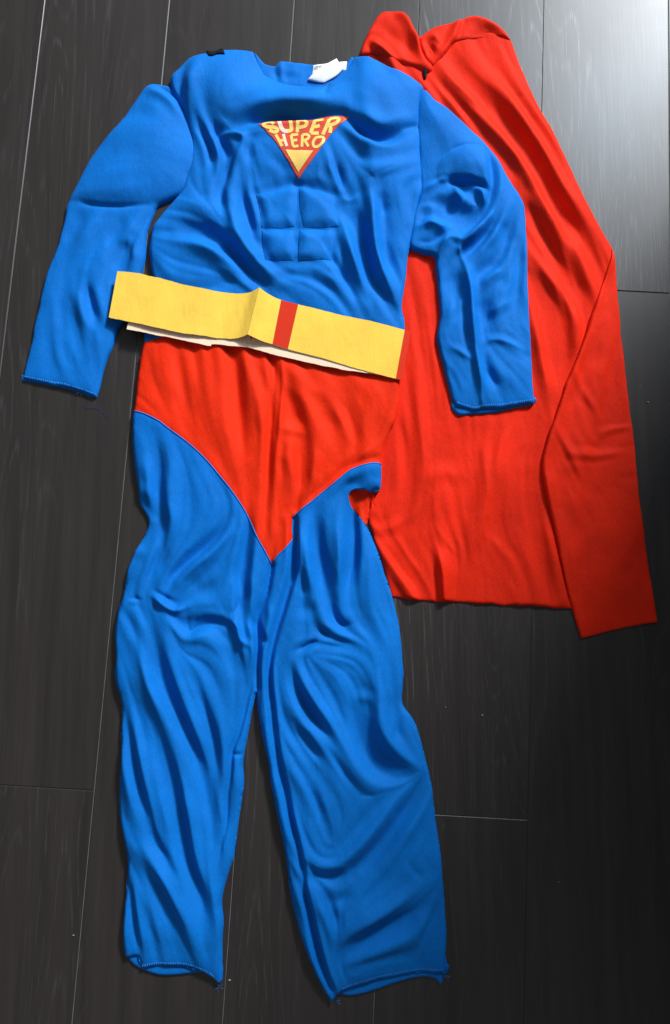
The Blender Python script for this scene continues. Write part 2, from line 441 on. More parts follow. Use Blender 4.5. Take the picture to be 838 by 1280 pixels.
# ------------------------------------------------------------------ wall out of view right of the clothes, added to shade the cape corner
def box(c0, d, length, thick, height):
    nx_, ny_ = d[1], -d[0]
    B = [(c0[0]+d[0]*a+nx_*b, c0[1]+d[1]*a+ny_*b) for a, b in ((0, 0), (length, 0), (length, thick), (0, thick))]
    return [(x, y, 0.0004) for x, y in B]+[(x, y, height) for x, y in B]
WALLP = plain('grey_brown_wall_paint', (0.10, 0.085, 0.075), 0.8)
mesh('shade_wall', box((0.908, 1.24), (0.04, -0.9992), 2.6, -0.12, 2.4), [(0, 1, 2, 3), (7, 6, 5, 4), (0, 4, 5, 1), (1, 5, 6, 2), (2, 6, 7, 3), (3, 7, 4, 0)], WALLP, smooth=False, kind='structure')

# ------------------------------------------------------------------ CAPE
cape_pts = [(450, 70), (455, 56), (462, 45), (475, 44), (500, 48), (525, 52), (545, 50), (570, 44), (600, 40), (633, 40, 1), (640, 52), (645, 67), (653, 87), (663, 110), (675, 135), (690, 160), (702, 185),
            (713, 209), (722, 230), (734, 255), (747, 280), (757, 297), (765, 309), (769, 325), (770, 345), (768, 400), (760, 470), (740, 560), (725, 640), (722, 720),
            (717, 761, 1), (700, 760), (680, 758), (655, 757), (628, 756), (600, 755), (570, 753), (545, 752), (520, 750), (491, 746, 1), (481, 715), (465, 665), (452, 600), (455, 520), (470, 430), (468, 300), (455, 180), (448, 110)]
CAPE = spline(cape_pts)
GAIN = 1.4; WG = 1.1; REC = []
Fc = np.full((NY, NX), 3.2)
Fc += 0.9*noise(26, 90, -12) * (YY > 120) + 0.45*noise(10, 34, -10) + 0.8*noise(60, 60)
# long folds from the collar down to the hem
fold(Fc, [(585, 72), (600, 100), (625, 118), (648, 150), (678, 192), (700, 235), (724, 272), (746, 312), (758, 340)], 9, 9, 14)
fold(Fc, [(548, 78), (560, 100), (585, 122), (610, 143)], 5, 6, 9)
fold(Fc, [(545, 88), (565, 118), (595, 145), (630, 182), (656, 215), (676, 255), (698, 296), (712, 330), (722, 375)], 6.5, 6, 9)
fold(Fc, [(626, 60), (640, 92), (662, 128), (688, 168), (712, 222), (735, 268)], 5, 6, 8)
fold(Fc, [(704, 280), (718, 315), (733, 350), (742, 372), (740, 390)], 7, 6, 9)
fold(Fc, [(640, 205), (655, 245), (675, 272), (693, 300), (706, 330), (712, 352)], 5.5, 5, 7)
fold(Fc, [(662, 322), (682, 345), (702, 372), (714, 400), (712, 440)], 5.5, 5, 8)
fold(Fc, [(664, 340), (680, 385), (694, 430), (702, 470)], -4, 8)
fold(Fc, [(664, 390), (672, 430), (682, 480), (690, 500)], 3.5, 6)
fold(Fc, [(716, 380), (722, 410), (716, 450)], 4, 5)
# lower cape
fold(Fc, [(512, 420), (520, 480), (528, 560), (536, 640)], 2.6, 5, 8)
fold(Fc, [(497, 520), (506, 560), (508, 610), (505, 650)], -3, 6)
fold(Fc, [(598, 540), (606, 590), (611, 640)], 1.8, 3, 5)
fold(Fc, [(632, 540), (620, 600), (600, 660), (575, 710), (560, 735)], 3.2, 14, 8)
fold(Fc, [(640, 530), (625, 560), (612, 600)], 2.2, 4)
fold(Fc, [(470, 665), (485, 700), (505, 730), (515, 752)], 5, 9, 7, (1, 0))
fold(Fc, [(478, 690), (500, 715), (530, 735)], -3, 7)
fold(Fc, [(546, 680), (551, 710), (556, 752)], 7, 4, 9, (1, 0))
fold(Fc, [(540, 650), (560, 680), (580, 700)], 1.6, 3)
fold(Fc, [(600, 660), (640, 700), (655, 720)], 1.3, 4)
fold(Fc, [(455, 655), (480, 662), (505, 650), (525, 630)], 2.2, 5)
fold(Fc, [(676, 640), (690, 690), (704, 750)], 3.5, 7, 5, (1, 0))
fold(Fc, [(660, 600), (672, 660), (684, 740)], -2, 8)
fold(Fc, [(525, 600), (560, 590), (590, 600)], 1.6, 7)
# folds by the neck
fold(Fc, [(470, 56), (482, 66), (490, 80), (500, 100)], 5, 5, 7)
fold(Fc, [(525, 100), (540, 120), (552, 135)], 3.5, 4)
fold(Fc, [(535, 92), (550, 115), (575, 145), (600, 175)], 3.5, 4)
Fc += 0.6*flow(440, 30, 800, 780, 11, 60) + 0.36*flow(440, 30, 800, 780, 5.5, 36) + 0.6*crumple(30, 30, 0)
comb(Fc, 440, 30, 800, 780, 40, 0.5)
facet(Fc, 440, 30, 800, 780, 1, 0.3, 0.4)
Fc = blur(settle(Fc, 0.6, 3.0), 0.8)
def zc(x, y):
    return 0.7 + samp(Fc, x, y)*(0.3+0.7*prof(seg_dist(x, y, CAPE), 5))
Zc_in = inside(XX, YY, CAPE)
Zc = blur(np.where(Zc_in, Fc+0.8, 0.0), 5)
cl = W(610, 500)
cape = empty('cape', (float(cl[0]), float(cl[1]), 0), 'red cloth cape with stand collar, spread beneath the blue jumpsuit', 'cape')
sheet('cape_body', CAPE, zc, REDC, cape, 0.003)

FLAP = spline([(765, 309, 1), (769, 325), (771, 345), (773, 370), (775, 390), (777, 418), (780, 440), (784, 475), (788, 510), (793, 545), (797, 590), (801, 628), (803, 640), (808, 680),
               (813, 715), (819, 750), (823, 777, 1), (800, 781), (770, 787), (740, 795), (728, 798, 1), (724, 786), (717, 763), (708, 730), (701, 698), (694, 663), (685, 630), (680, 605), (677, 588),
               (678, 572), (683, 553), (691, 528), (700, 503), (708, 478), (717, 456), (731, 422), (739, 395), (748, 370), (757, 345), (763, 325)])
GAIN = 1.15; WG = 1.0; REC = []
Ff = np.full((NY, NX), 2.2)
Ff += 0.5*noise(40, 60) + 0.3*noise(14, 30, 20)
fold(Ff, [(763, 325), (748, 370), (731, 422), (708, 478), (691, 528), (679, 575), (681, 606), (694, 663), (706, 724)], 3.8, 8, 10, (1, 1))
fold(Ff, [(715, 455), (728, 490), (748, 520)], 1.6, 4)
fold(Ff, [(690, 530), (708, 562), (722, 590), (735, 612)], 2.0, 3, 5)
fold(Ff, [(700, 566), (740, 570), (790, 562)], 1.8, 4, 6)
fold(Ff, [(745, 545), (770, 535), (792, 532)], 1.6, 4)
fold(Ff, [(728, 495), (740, 530), (748, 560)], -1.2, 5)
fold(Ff, [(755, 440), (745, 480), (750, 520)], 1.5, 9)
Ff += 0.45*crumple(30, 50, 20) + 0.35*flow(660, 300, 835, 805, 8, 40)
facet(Ff, 660, 300, 835, 805, 1, 0.3, 0.4)
Ff = blur(np.maximum(Ff, 0.8), 0.8)
def zfl(x, y):
    return samp(Zc, x, y) + 1.2 + samp(Ff, x, y)*(0.35+0.65*prof(seg_dist(x, y, FLAP), 4))
sheet('folded_corner', FLAP, zfl, REDC, cape, 0.005, bottom=lambda x, y: samp(Zc, x, y)+0.2)

# stand collar: the near lobe and the band folded to the back
LOBE = spline([(451, 69), (455, 52), (463, 35), (472, 20), (480, 14), (495, 13), (506, 17), (513, 25), (519, 38), (524, 47), (528, 63), (535, 75), (542, 82), (537, 90), (525, 84), (508, 78), (490, 74), (470, 66)])
Fl = np.full((NY, NX), 7.0)
fold(Fl, [(506, 17), (515, 28), (521, 42), (527, 60), (535, 76)], 4.5, 7, 4, (0, 1))
fold(Fl, [(470, 30), (490, 45), (510, 60), (530, 82)], -3.5, 14, 10)
fold(Fl, [(455, 52), (466, 30), (480, 15)], 2.5, 5, 9)
fold(Fl, [(468, 56), (478, 64), (489, 78)], 5, 4, 5, (0, 0))
Fl += 0.4*noise(15, 15); Fl = blur(Fl, 1.2)
zl = lambda x, y: 2.0 + samp(Fl, x, y)*(0.25+0.75*prof(seg_dist(x, y, LOBE), 6))
sheet('collar_lobe', LOBE, zl, REDC, cape, 0.008)
BAND = spline([(524, 46, 1), (533, 39), (545, 32), (560, 28), (573, 25), (582, 21), (592, 19), (605, 22), (618, 28), (630, 36), (639, 48, 1), (622, 44), (600, 46), (580, 49), (568, 52), (560, 62), (550, 74), (541, 82, 1), (534, 74), (528, 62)])
Fb2 = np.full((NY, NX), 6.0)
fold(Fb2, [(574, 26), (568, 44), (558, 62), (545, 78)], 3.5, 5, 3, (0, 1))
fold(Fb2, [(580, 46), (605, 42), (632, 43)], -3, 6)
fold(Fb2, [(575, 24), (592, 20), (615, 27), (634, 40)], 3, 6, 4, (1, 1))
fold(Fb2, [(530, 46), (538, 58), (541, 74)], -3.5, 5)
fold(Fb2, [(540, 42), (548, 52), (552, 58)], 2.5, 3)
fold(Fb2, [(536, 52), (545, 58), (548, 66)], 2.0, 2.5)
Fb2 = blur(Fb2, 1.1)
zb = lambda x, y: 1.6 + samp(Fb2, x, y)*(0.35+0.65*prof(seg_dist(x, y, BAND), 5))
sheet('collar_band', BAND, zb, REDC, cape, 0.008)
hk = [(530, 84), (533, 84), (534, 90), (533, 97), (531, 98), (530, 91)]
HK = spline(hk, 1.5)
sheet('hook_fastener', HK, lambda x, y: 7.0+0.8*prof(seg_dist(x, y, HK), 2.0), BLACK, cape, 0.008, step=0.8)

# ------------------------------------------------------------------ JUMPSUIT
cl = W(340, 560)
suit = empty('jumpsuit', (float(cl[0]), float(cl[1]), 0), 'blue and red padded hero jumpsuit laid flat on dark planks', 'jumpsuit')

left_outer = [(164, 520), (164, 545), (165, 565), (168, 590), (171, 610), (173, 628), (180, 640), (184, 652), (181, 664), (176, 674), (169, 685), (162, 700), (157, 715), (155, 730), (152, 745), (147, 760), (143, 780), (142, 800), (143, 820), (142, 840),
              (144, 858), (149, 872), (151, 890), (150, 910), (150, 935), (149, 960), (147, 985), (147, 1010), (150, 1036), (155, 1060), (158, 1080), (157, 1105), (154, 1135), (152, 1165), (152, 1185), (156, 1201),
              (162, 1200), (170, 1199), (173, 1206), (176, 1215, 1), (188, 1212), (205, 1211), (230, 1212), (250, 1218), (263, 1226), (272, 1235, 1), (277, 1230), (277, 1220), (277, 1180), (278, 1150), (276, 1133), (279, 1115), (285, 1093),
              (291, 1075), (294, 1055), (297, 1035), (299, 1018), (302, 995), (304, 975), (303, 955), (305, 940), (309, 920), (313, 897), (317, 877), (319, 868, 1)]
right_inner = [(321, 883), (325, 908), (330, 933), (335, 955), (338, 980), (343, 1005), (348, 1030), (355, 1062), (360, 1095), (364, 1125), (371, 1155), (380, 1185), (390, 1210), (401, 1235), (410, 1250), (414, 1258, 1), (423, 1247), (428, 1243),
               (450, 1235), (475, 1228), (495, 1224), (525, 1219), (548, 1220), (560, 1218, 1), (559, 1200), (559, 1170), (558, 1140), (556, 1115), (554, 1090), (551, 1060), (546, 1030), (544, 1015), (542, 990), (538, 970), (533, 950), (528, 930),
               (522, 910), (514, 895), (504, 880), (504, 860), (505, 840), (504, 820), (501, 790), (496, 765), (490, 742), (481, 715), (473, 690), (464, 668), (455, 652), (444, 640)]
flap_leg = [(437, 628), (437, 617), (444, 612), (455, 612), (466, 615), (475, 612), (477, 603), (477, 582, 1), (470, 580), (455, 583), (438, 589), (425, 599)]
neck = [(316, 59, 1), (319, 66), (325, 80), (332, 91), (345, 97), (358, 101), (372, 103), (388, 104), (403, 104), (414, 98), (424, 90), (433, 82), (440, 72), (444, 66, 1)]
torso_left = [(178, 425), (183, 395), (192, 360), (188, 335), (186, 320), (186, 300), (190, 280), (200, 266), (212, 252), (226, 235), (232, 215), (238, 190), (234, 160), (225, 130), (214, 108), (212, 93), (222, 83), (235, 70), (245, 66), (257, 64), (281, 59), (297, 58)]
torso_right = [(452, 67), (461, 69), (477, 77), (490, 85), (505, 91), (520, 100), (530, 110), (527, 125), (525, 140), (526, 160), (527, 180), (528, 210), (530, 225), (529, 240), (524, 253), (520, 275), (515, 300), (510, 320), (508, 345), (504, 370), (503, 385), (506, 400), (507, 420)]
shorts_right = [(504, 460), (501, 480), (500, 503), (495, 525), (487, 540), (481, 556), (477, 575)]
BODY = spline(torso_left + neck + torso_right + shorts_right + flap_leg[7:8] + [flap_leg[6], flap_leg[5], flap_leg[4], (462, 640), (459, 655)] + right_inner[::-1][2:] + left_outer[::-1] + [(165, 513), (167, 505), (169, 485), (171, 465), (174, 445)])

GAIN = 1.6; WG = 1.12; REC = []
F = np.full((NY, NX), 12.5)
F += 0.9*noise(30, 70, -15) + 0.4*noise(11, 34, -24) + 0.18*noise(6, 24, -30)*(YY > 420)
# padded chest and shoulders
bump(F, 285, 116, 60, 44, 13, 12); bump(F, 470, 126, 54, 44, 13, -8); bump(F, 380, 126, 66, 26, 11)
bump(F, 345, 192, 58, 38, 7, -12); bump(F, 425, 195, 55, 40, 8, 15); bump(F, 490, 205, 40, 60, 4)
bump(F, 372, 285, 62, 55, 4)
# upper chest pad overhangs the emblem
fold(F, [(296, 168), (312, 158), (328, 152), (352, 149), (380, 150), (405, 148), (428, 147)], -5, 4, 7)
fold(F, [(428, 147), (438, 156), (449, 168), (465, 178), (482, 180), (504, 166), (525, 158)], -5, 5, 6)
fold(F, [(300, 150), (330, 140), (380, 137), (420, 134)], 4, 7, 14)
fold(F, [(440, 145), (455, 158), (478, 166), (500, 152)], 4, 6, 12)
fold(F, [(432, 150), (446, 178), (462, 196), (478, 200)], 3.5, 6, 8)
fold(F, [(414, 98), (408, 112), (404, 130)], -3.5, 5)
fold(F, [(255, 80), (240, 100), (236, 130), (244, 165)], 4, 8, 10)
fold(F, [(232, 88), (226, 108), (232, 130)], -6, 5, 6)
# folds fanning from the arm pits
fold(F, [(245, 150), (258, 172), (264, 195), (262, 215)], -5, 4, 5)
fold(F, [(252, 160), (268, 180), (276, 205)], 3.5, 3, 4)
fold(F, [(268, 150), (270, 170), (282, 190), (290, 205)], -4.5, 4, 5)
fold(F, [(278, 168), (294, 172), (306, 178), (298, 196), (288, 212)], 4.5, 3, 5)
fold(F, [(296, 165), (280, 166), (268, 160)], -4, 4)
fold(F, [(306, 180), (312, 196), (318, 205)], -3.5, 5)
fold(F, [(292, 195), (284, 215), (276, 240), (280, 262)], -7, 6, 5)
fold(F, [(300, 200), (290, 222), (286, 248), (292, 280), (300, 310), (318, 330), (336, 350), (345, 372)], 7, 5, 10)
fold(F, [(225, 250), (250, 258), (275, 270), (290, 285)], 4.5, 11, 7)
fold(F, [(216, 285), (240, 289), (265, 294), (287, 308), (303, 326), (320, 345), (338, 362)], -9, 9, 6)
fold(F, [(224, 306), (250, 308), (275, 318), (300, 338), (315, 350)], 5, 8, 8)
fold(F, [(200, 320), (205, 340), (225, 348)], 3, 8)
fold(F, [(245, 362), (275, 354), (305, 351)], -4, 6)
fold(F, [(300, 240), (308, 258), (314, 278), (318, 300)], -3.5, 5)
fold(F, [(312, 242), (318, 262), (322, 290), (326, 320)], 3, 4)
# right flank
fold(F, [(424, 248), (428, 262), (443, 280), (456, 305), (458, 340), (454, 370)], -7, 8, 7)
fold(F, [(460, 235), (464, 258), (466, 290), (470, 320), (478, 344), (492, 370), (500, 385)], 7, 5, 7)
fold(F, [(475, 240), (478, 258), (484, 272)], -5, 6, 7)
fold(F, [(472, 300), (482, 325), (498, 338)], -5.5, 9, 10)
fold(F, [(432, 290), (440, 320), (452, 345), (452, 368)], 5, 5, 5)
fold(F, [(424, 330), (436, 355), (446, 378)], -5, 6)
fold(F, [(470, 345), (480, 365), (490, 382)], -4.5, 6)
fold(F, [(428, 230), (450, 226), (480, 215), (505, 200)], 3, 8, 10)
fold(F, [(400, 345), (425, 352), (450, 378), (480, 396)], 2.5, 6)
fold(F, [(420, 205), (426, 225), (428, 245)], -4, 4)
fold(F, [(402, 205), (398, 220), (402, 232)], 2.5, 3)
fold(F, [(412, 195), (412, 212), (416, 228)], 2.5, 3)
fold(F, [(340, 195), (352, 212), (366, 228)], -2.5, 5)
fold(F, [(320, 238), (345, 235), (372, 231), (398, 238), (420, 243)], -4, 4, 5)
fold(F, [(372, 340), (350, 350), (342, 362)], -3, 5); fold(F, [(385, 335), (395, 350), (420, 365)], -2.5, 5)
# sewing lines round the stomach pads
for ln in ([(320, 243), (346, 238), (372, 234)], [(373, 234), (396, 238), (418, 245)], [(326, 287), (350, 288), (372, 288), (400, 288), (425, 287)], [(372, 235), (373, 262), (371, 288), (371, 308), (370, 329)],
           [(319, 244), (325, 265), (327, 288), (328, 306), (331, 326)], [(418, 246), (421, 266), (420, 288), (417, 308), (415, 326)], [(331, 327), (350, 329), (370, 330), (394, 329), (415, 327)]):
    fold(F, ln, -2.0, 4.4, ends=(0, 0))
# belt flattens what it lies on
fold(F, [(140, 372), (210, 384), (310, 396), (420, 420), (505, 443)], 0.30, 34, mul=True)
# red trunks
GAIN = 1.05
fold(F, [(292, 436), (296, 470), (297, 500), (302, 545), (306, 572)], -7, 8, 6, (0, 1))
fold(F, [(308, 446), (316, 480), (326, 520), (330, 560)], 4, 8, 7)
fold(F, [(318, 445), (334, 470), (342, 500)], 3, 4, 6)
fold(F, [(342, 446), (343, 480), (340, 520), (336, 560), (334, 600), (332, 640)], -6, 4, 4, (0, 1))
fold(F, [(349, 448), (350, 480), (346, 530), (343, 570), (345, 610), (350, 650)], 4.5, 2.6, 3.2, (0, 1))
fold(F, [(352, 452), (372, 470), (392, 488), (420, 500)], 3, 5, 7)
fold(F, [(356, 480), (362, 505), (378, 535)], -6, 9, 7)
fold(F, [(372, 470), (388, 510), (400, 545), (410, 580)], 4, 8, 8)
fold(F, [(350, 536), (366, 538), (384, 542)], 4.5, 4, 6)
fold(F, [(384, 540), (376, 575), (376, 600), (384, 618)], -6.5, 7, 6)
fold(F, [(352, 560), (364, 585), (368, 610)], 4, 5, 6)
fold(F, [(395, 560), (392, 590), (395, 612)], 4, 4, 6)
fold(F, [(408, 500), (430, 530), (440, 550), (450, 565)], 3.5, 5)
fold(F, [(432, 480), (436, 510), (440, 540), (448, 566)], -3.5, 6)
fold(F, [(440, 470), (465, 490), (480, 500)], 2.5, 7); fold(F, [(490, 500), (470, 535), (450, 560)], -3, 8)
fold(F, [(225, 440), (228, 480), (226, 530)], -2, 6); fold(F, [(250, 440), (262, 500), (278, 560)], 2, 10)
fold(F, [(200, 430), (208, 470), (230, 500)], 2, 8)
fold(F, [(295, 590), (305, 580), (318, 570)], 2.2, 3)
fold(F, [(338, 600), (340, 650), (341, 690)], 2.5, 4)
# left leg
GAIN = 1.28
fold(F, [(196, 540), (200, 580), (196, 620), (204, 650), (200, 690), (187, 725), (183, 745)], -6, 5, 6)
fold(F, [(176, 628), (188, 640), (198, 650), (188, 666), (178, 676)], -11, 7, ends=(0, 0))
fold(F, [(176, 560), (182, 600), (176, 630)], 3, 6)
fold(F, [(214, 560), (216, 620), (214, 660)], 2.5, 8)
fold(F, [(290, 650), (258, 682), (235, 701), (215, 722), (210, 745)], -6.5, 5, 5)
fold(F, [(300, 655), (270, 690), (245, 708), (225, 728)], 3.5, 6, 6)
fold(F, [(220, 690), (205, 710), (198, 725)], -4, 3.5)
fold(F, [(188, 740), (200, 752), (217, 763), (234, 760)], 6, 4, 4)
fold(F, [(158, 748), (168, 752), (176, 744)], 4, 3, 4); fold(F, [(160, 752), (170, 748), (180, 752)], -4, 3)
fold(F, [(236, 738), (258, 735), (274, 738)], -3.5, 8)
fold(F, [(234, 765), (235, 790), (248, 783), (265, 778), (286, 784), (294, 800)], -8, 5, 5)
fold(F, [(232, 800), (255, 796), (280, 800)], 4, 10, 6)
fold(F, [(310, 660), (306, 690), (300, 720), (305, 745), (292, 770)], -8, 5, 6)
fold(F, [(318, 690), (312, 720), (314, 750), (304, 775)], 4, 5, 5)
fold(F, [(282, 772), (296, 782), (300, 800), (312, 808), (318, 812)], 4, 3, 4)
fold(F, [(275, 800), (295, 830), (306, 850)], -4.5, 9)
fold(F, [(157, 762), (168, 788), (180, 810)], -4, 5)
fold(F, [(188, 768), (194, 800), (199, 830), (210, 865), (223, 900), (238, 932), (248, 962), (256, 998), (265, 1030), (266, 1070)], -9, 9, 7)
fold(F, [(176, 800), (184, 850), (202, 882), (216, 900), (228, 924), (241, 956), (252, 994), (258, 1032), (262, 1060)], 5, 9, 5)
fold(F, [(198, 895), (206, 940), (217, 988), (226, 1032), (232, 1068), (240, 1095), (251, 1120), (254, 1155), (256, 1190)], -8, 7, 6)
fold(F, [(250, 876), (262, 908), (268, 940), (266, 975), (272, 1010)], -6, 8, 6)
fold(F, [(152, 876), (160, 915), (169, 958), (180, 1006), (186, 1032)], -7, 6, 5)
fold(F, [(166, 890), (178, 950), (190, 1000), (196, 1040)], 3, 7, 8)
fold(F, [(150, 960), (158, 990), (162, 1030)], 2.5, 6)
fold(F, [(152, 1040), (175, 1064), (200, 1090), (220, 1125), (236, 1160), (246, 1185)], 4, 9, 7)
fold(F, [(172, 1075), (195, 1110), (215, 1150), (228, 1175)], -4.5, 8)
fold(F, [(186, 1034), (192, 1055), (206, 1070)], -4, 5)
fold(F, [(160, 1085), (164, 1120), (168, 1160), (172, 1200)], -7, 6, 3)
fold(F, [(170, 1125), (178, 1160), (186, 1195)], 2.5, 5)
fold(F, [(262, 1090), (268, 1120), (272, 1150), (272, 1180)], 3, 4, 4)
# inseam of the left leg
fold(F, [(323, 815), (317, 845), (310, 870), (303, 900), (297, 920), (290, 940), (288, 965), (284, 995), (282, 1032), (275, 1062), (271, 1088), (270, 1110)], -5, 2.6, 2.6, (0, 1))
fold(F, [(290, 942), (298, 944), (304, 942)], -3, 3)
fold(F, [(340, 706), (334, 738), (330, 752), (322, 772), (322, 800), (322, 860)], -8, 3.2, 3.2, (0, 0))
fold(F, [(332, 740), (338, 770), (336, 800), (332, 830)], 3, 4)
fold(F, [(314, 768), (322, 790), (330, 802), (330, 810)], -6, 4)
fold(F, [(310, 780), (318, 800), (316, 830)], 3, 4)
# right leg
fold(F, [(367, 648), (369, 690), (369, 706), (363, 730), (353, 763), (343, 795), (338, 820), (336, 845), (340, 880), (344, 920), (349, 953), (356, 985), (365, 1030), (373, 1062), (379, 1092), (381, 1113), (387, 1140), (392, 1165), (402, 1205), (415, 1238)], -8, 4.0, 3.2, (0, 0))
fold(F, [(388, 1150), (397, 1185), (410, 1222)], -4, 7, 4)
fold(F, [(372, 650), (374, 690), (372, 720), (362, 752), (352, 785)], 3.5, 3, 8)
fold(F, [(394, 640), (396, 680), (407, 720), (410, 748)], -7.5, 8, 6)
fold(F, [(380, 655), (384, 700), (392, 740), (396, 760)], 3.5, 8, 6)
fold(F, [(374, 706), (378, 730), (381, 748)], -5.5, 5)
fold(F, [(372, 760), (388, 762), (400, 768)], -3, 6)
fold(F, [(418, 640), (420, 663), (424, 705), (418, 742)], 5, 7, 5)
fold(F, [(436, 622), (442, 645), (444, 672), (441, 706), (432, 742)], -9.5, 7, 5)
fold(F, [(452, 652), (460, 700), (462, 740), (480, 780)], 3, 9)
fold(F, [(414, 748), (416, 770), (430, 782), (445, 778)], -7, 7, 5)
fold(F, [(408, 748), (412, 775), (428, 792), (450, 796)], 3, 5, 5)
fold(F, [(440, 750), (452, 775), (458, 800)], -3, 7)
fold(F, [(368, 816), (382, 808), (399, 799)], -6, 4)
fold(F, [(398, 784), (406, 792), (415, 796)], -6, 4)
fold(F, [(404, 815), (420, 810), (436, 805)], -2.5, 6)
fold(F, [(362, 838), (376, 870), (393, 898), (414, 917)], -6.5, 6, 5)
fold(F, [(372, 835), (390, 870), (412, 898), (430, 930)], 4, 6, 7)
fold(F, [(372, 905), (389, 936), (406, 952)], -5.5, 7)
fold(F, [(356, 870), (372, 900), (388, 915), (410, 935)], 3, 6)
fold(F, [(348, 950), (370, 970), (388, 1000), (398, 1025)], 2.5, 7); fold(F, [(390, 985), (396, 1005), (402, 1025)], -4, 5)
fold(F, [(420, 838), (445, 856), (468, 862)], -1.5, 8)
fold(F, [(475, 828), (477, 865), (474, 900), (482, 920), (500, 938), (524, 966)], 6, 7, 7)
fold(F, [(444, 872), (446, 905), (460, 940), (480, 962), (522, 968)], -9, 14, 13)
fold(F, [(436, 860), (436, 900), (444, 940), (464, 975), (510, 982)], 4.5, 9, 6)
fold(F, [(446, 876), (456, 872), (466, 878)], 4, 5)
fold(F, [(502, 890), (497, 915), (494, 930)], -3.5, 4)
fold(F, [(534, 962), (516, 998), (496, 1030), (473, 1062), (446, 1092), (425, 1122)], -5, 9, 8)
fold(F, [(538, 985), (530, 1010), (512, 1030), (490, 1060)], 3.5, 5, 9)
fold(F, [(500, 990), (480, 1020), (450, 1055), (420, 1080), (385, 1078)], 4, 8, 9)
fold(F, [(378, 1094), (400, 1095), (436, 1096)], -6, 7, 6)
fold(F, [(366, 1040), (380, 1070), (396, 1082)], 4, 5)
fold(F, [(442, 1078), (442, 1092), (438, 1104)], -3, 3)
fold(F, [(400, 1112), (415, 1140), (424, 1165)], -4, 5); fold(F, [(392, 1120), (408, 1150), (420, 1180)], 3, 6)
fold(F, [(404, 1188), (424, 1180), (450, 1160), (490, 1132), (530, 1110)], 4.5, 10, 14)
fold(F, [(412, 1190), (440, 1180), (475, 1166), (515, 1142), (542, 1118)], -5, 9, 9)
fold(F, [(440, 1116), (425, 1126), (410, 1124)], -3.5, 5)
fold(F, [(510, 1075), (520, 1090), (530, 1100)], -2.5, 4)
fold(F, [(540, 1120), (544, 1150), (540, 1200)], -3, 8)
fold(F, [(450, 1200), (490, 1190), (520, 1195)], 1.8, 12)
# hip flap of the right leg
fold(F, [(428, 606), (445, 596), (474, 592)], 3, 8); 
fold(F, [(430, 612), (440, 606), (455, 606)], -3, 4)
# hems and collar lie flatter; seams draw the cloth in
fold(F, [(155, 1206), (180, 1214), (230, 1214), (275, 1236)], 0.50, 24, mul=True)
fold(F, [(414, 1256), (470, 1230), (525, 1220), (560, 1218)], 0.52, 26, mul=True)
fold(F, [(316, 59), (325, 80), (345, 97), (388, 104), (414, 98), (433, 82), (444, 66)], 0.50, 14, mul=True)
seamL = [(165, 513), (172, 514), (185, 519), (200, 527), (210, 535), (228, 548), (245, 562), (260, 577), (275, 595), (288, 611), (303, 633), (312, 650), (322, 672), (332, 690), (340, 706, 1)]
seamR = [(340, 706, 1), (347, 695), (358, 685), (366, 673, 1), (365, 660), (366, 646, 1), (385, 631), (402, 617), (415, 607), (425, 599), (438, 589), (455, 583), (470, 580), (477, 581)]
GAIN = 1.0
fold(F, seamL, -1.3, 2.0, ends=(0, 0))
fold(F, seamR[5:], 3.0, 6, 3, ends=(0, 0)); fold(F, [(q[0]-3, q[1]-4) for q in seamR[5:]], -3.5, 2, 5, ends=(0, 0))
fold(F, [(340, 706), (352, 690), (367, 672)], -2, 2.4, ends=(0, 0))
soft = np.clip((YY-150)/60, 0.15, 1); bump(soft, 372, 235, 62, 105, -0.75, 0, 2); bump(soft, 340, 400, 260, 34, -0.5, 13, 2); bump(soft, 330, 520, 180, 85, -0.6, 0, 2)
F += np.clip(soft, 0.1, 1)*(0.72*flow(125, 40, 580, 1275, 12, 45) + 0.42*flow(125, 40, 580, 1275, 6, 30) + 0.7*crumple(40, 70, -18))
comb(F, 125, 40, 580, 1275, 36, 0.62)
GAIN = 1.0; WG = 1.0
inseamL = [(323, 815), (317, 845), (310, 870), (303, 900), (297, 920), (290, 940), (288, 965), (284, 995), (282, 1032), (275, 1062), (271, 1088), (270, 1110)]
inseamR = [(369, 690), (369, 706), (363, 730), (353, 763), (343, 795), (338, 820), (336, 845), (340, 880), (344, 920), (349, 953), (356, 985), (365, 1030), (373, 1062), (379, 1092), (381, 1113), (387, 1140), (392, 1165), (402, 1205), (415, 1238)]
fold(F, inseamL, -3.4, 2.2, ends=(0, 1)); fold(F, [(x+5, y) for x, y in inseamL], 1.6, 3.2)
fold(F, inseamR, -3.6, 2.4, ends=(0, 0)); fold(F, [(x+6, y) for x, y in inseamR], 1.5, 3.4)
fold(F, [(340, 706), (334, 738), (330, 752), (323, 772), (322, 800), (322, 860)], -4, 2.4, ends=(0, 0))
fold(F, [(314, 768), (322, 788), (331, 800), (329, 812)], -4, 2.6); fold(F, [(308, 778), (318, 796), (316, 830)], 2.5, 3)
fold(F, [(367, 648), (370, 676), (369, 700)], -4, 3)
fold(F, [(349, 448), (350, 480), (346, 530), (343, 570), (345, 610), (349, 650)], -3.0, 1.8, ends=(0, 1)); fold(F, [(354, 448), (355, 480), (351, 530), (348, 570), (350, 610)], 2.2, 2.4)
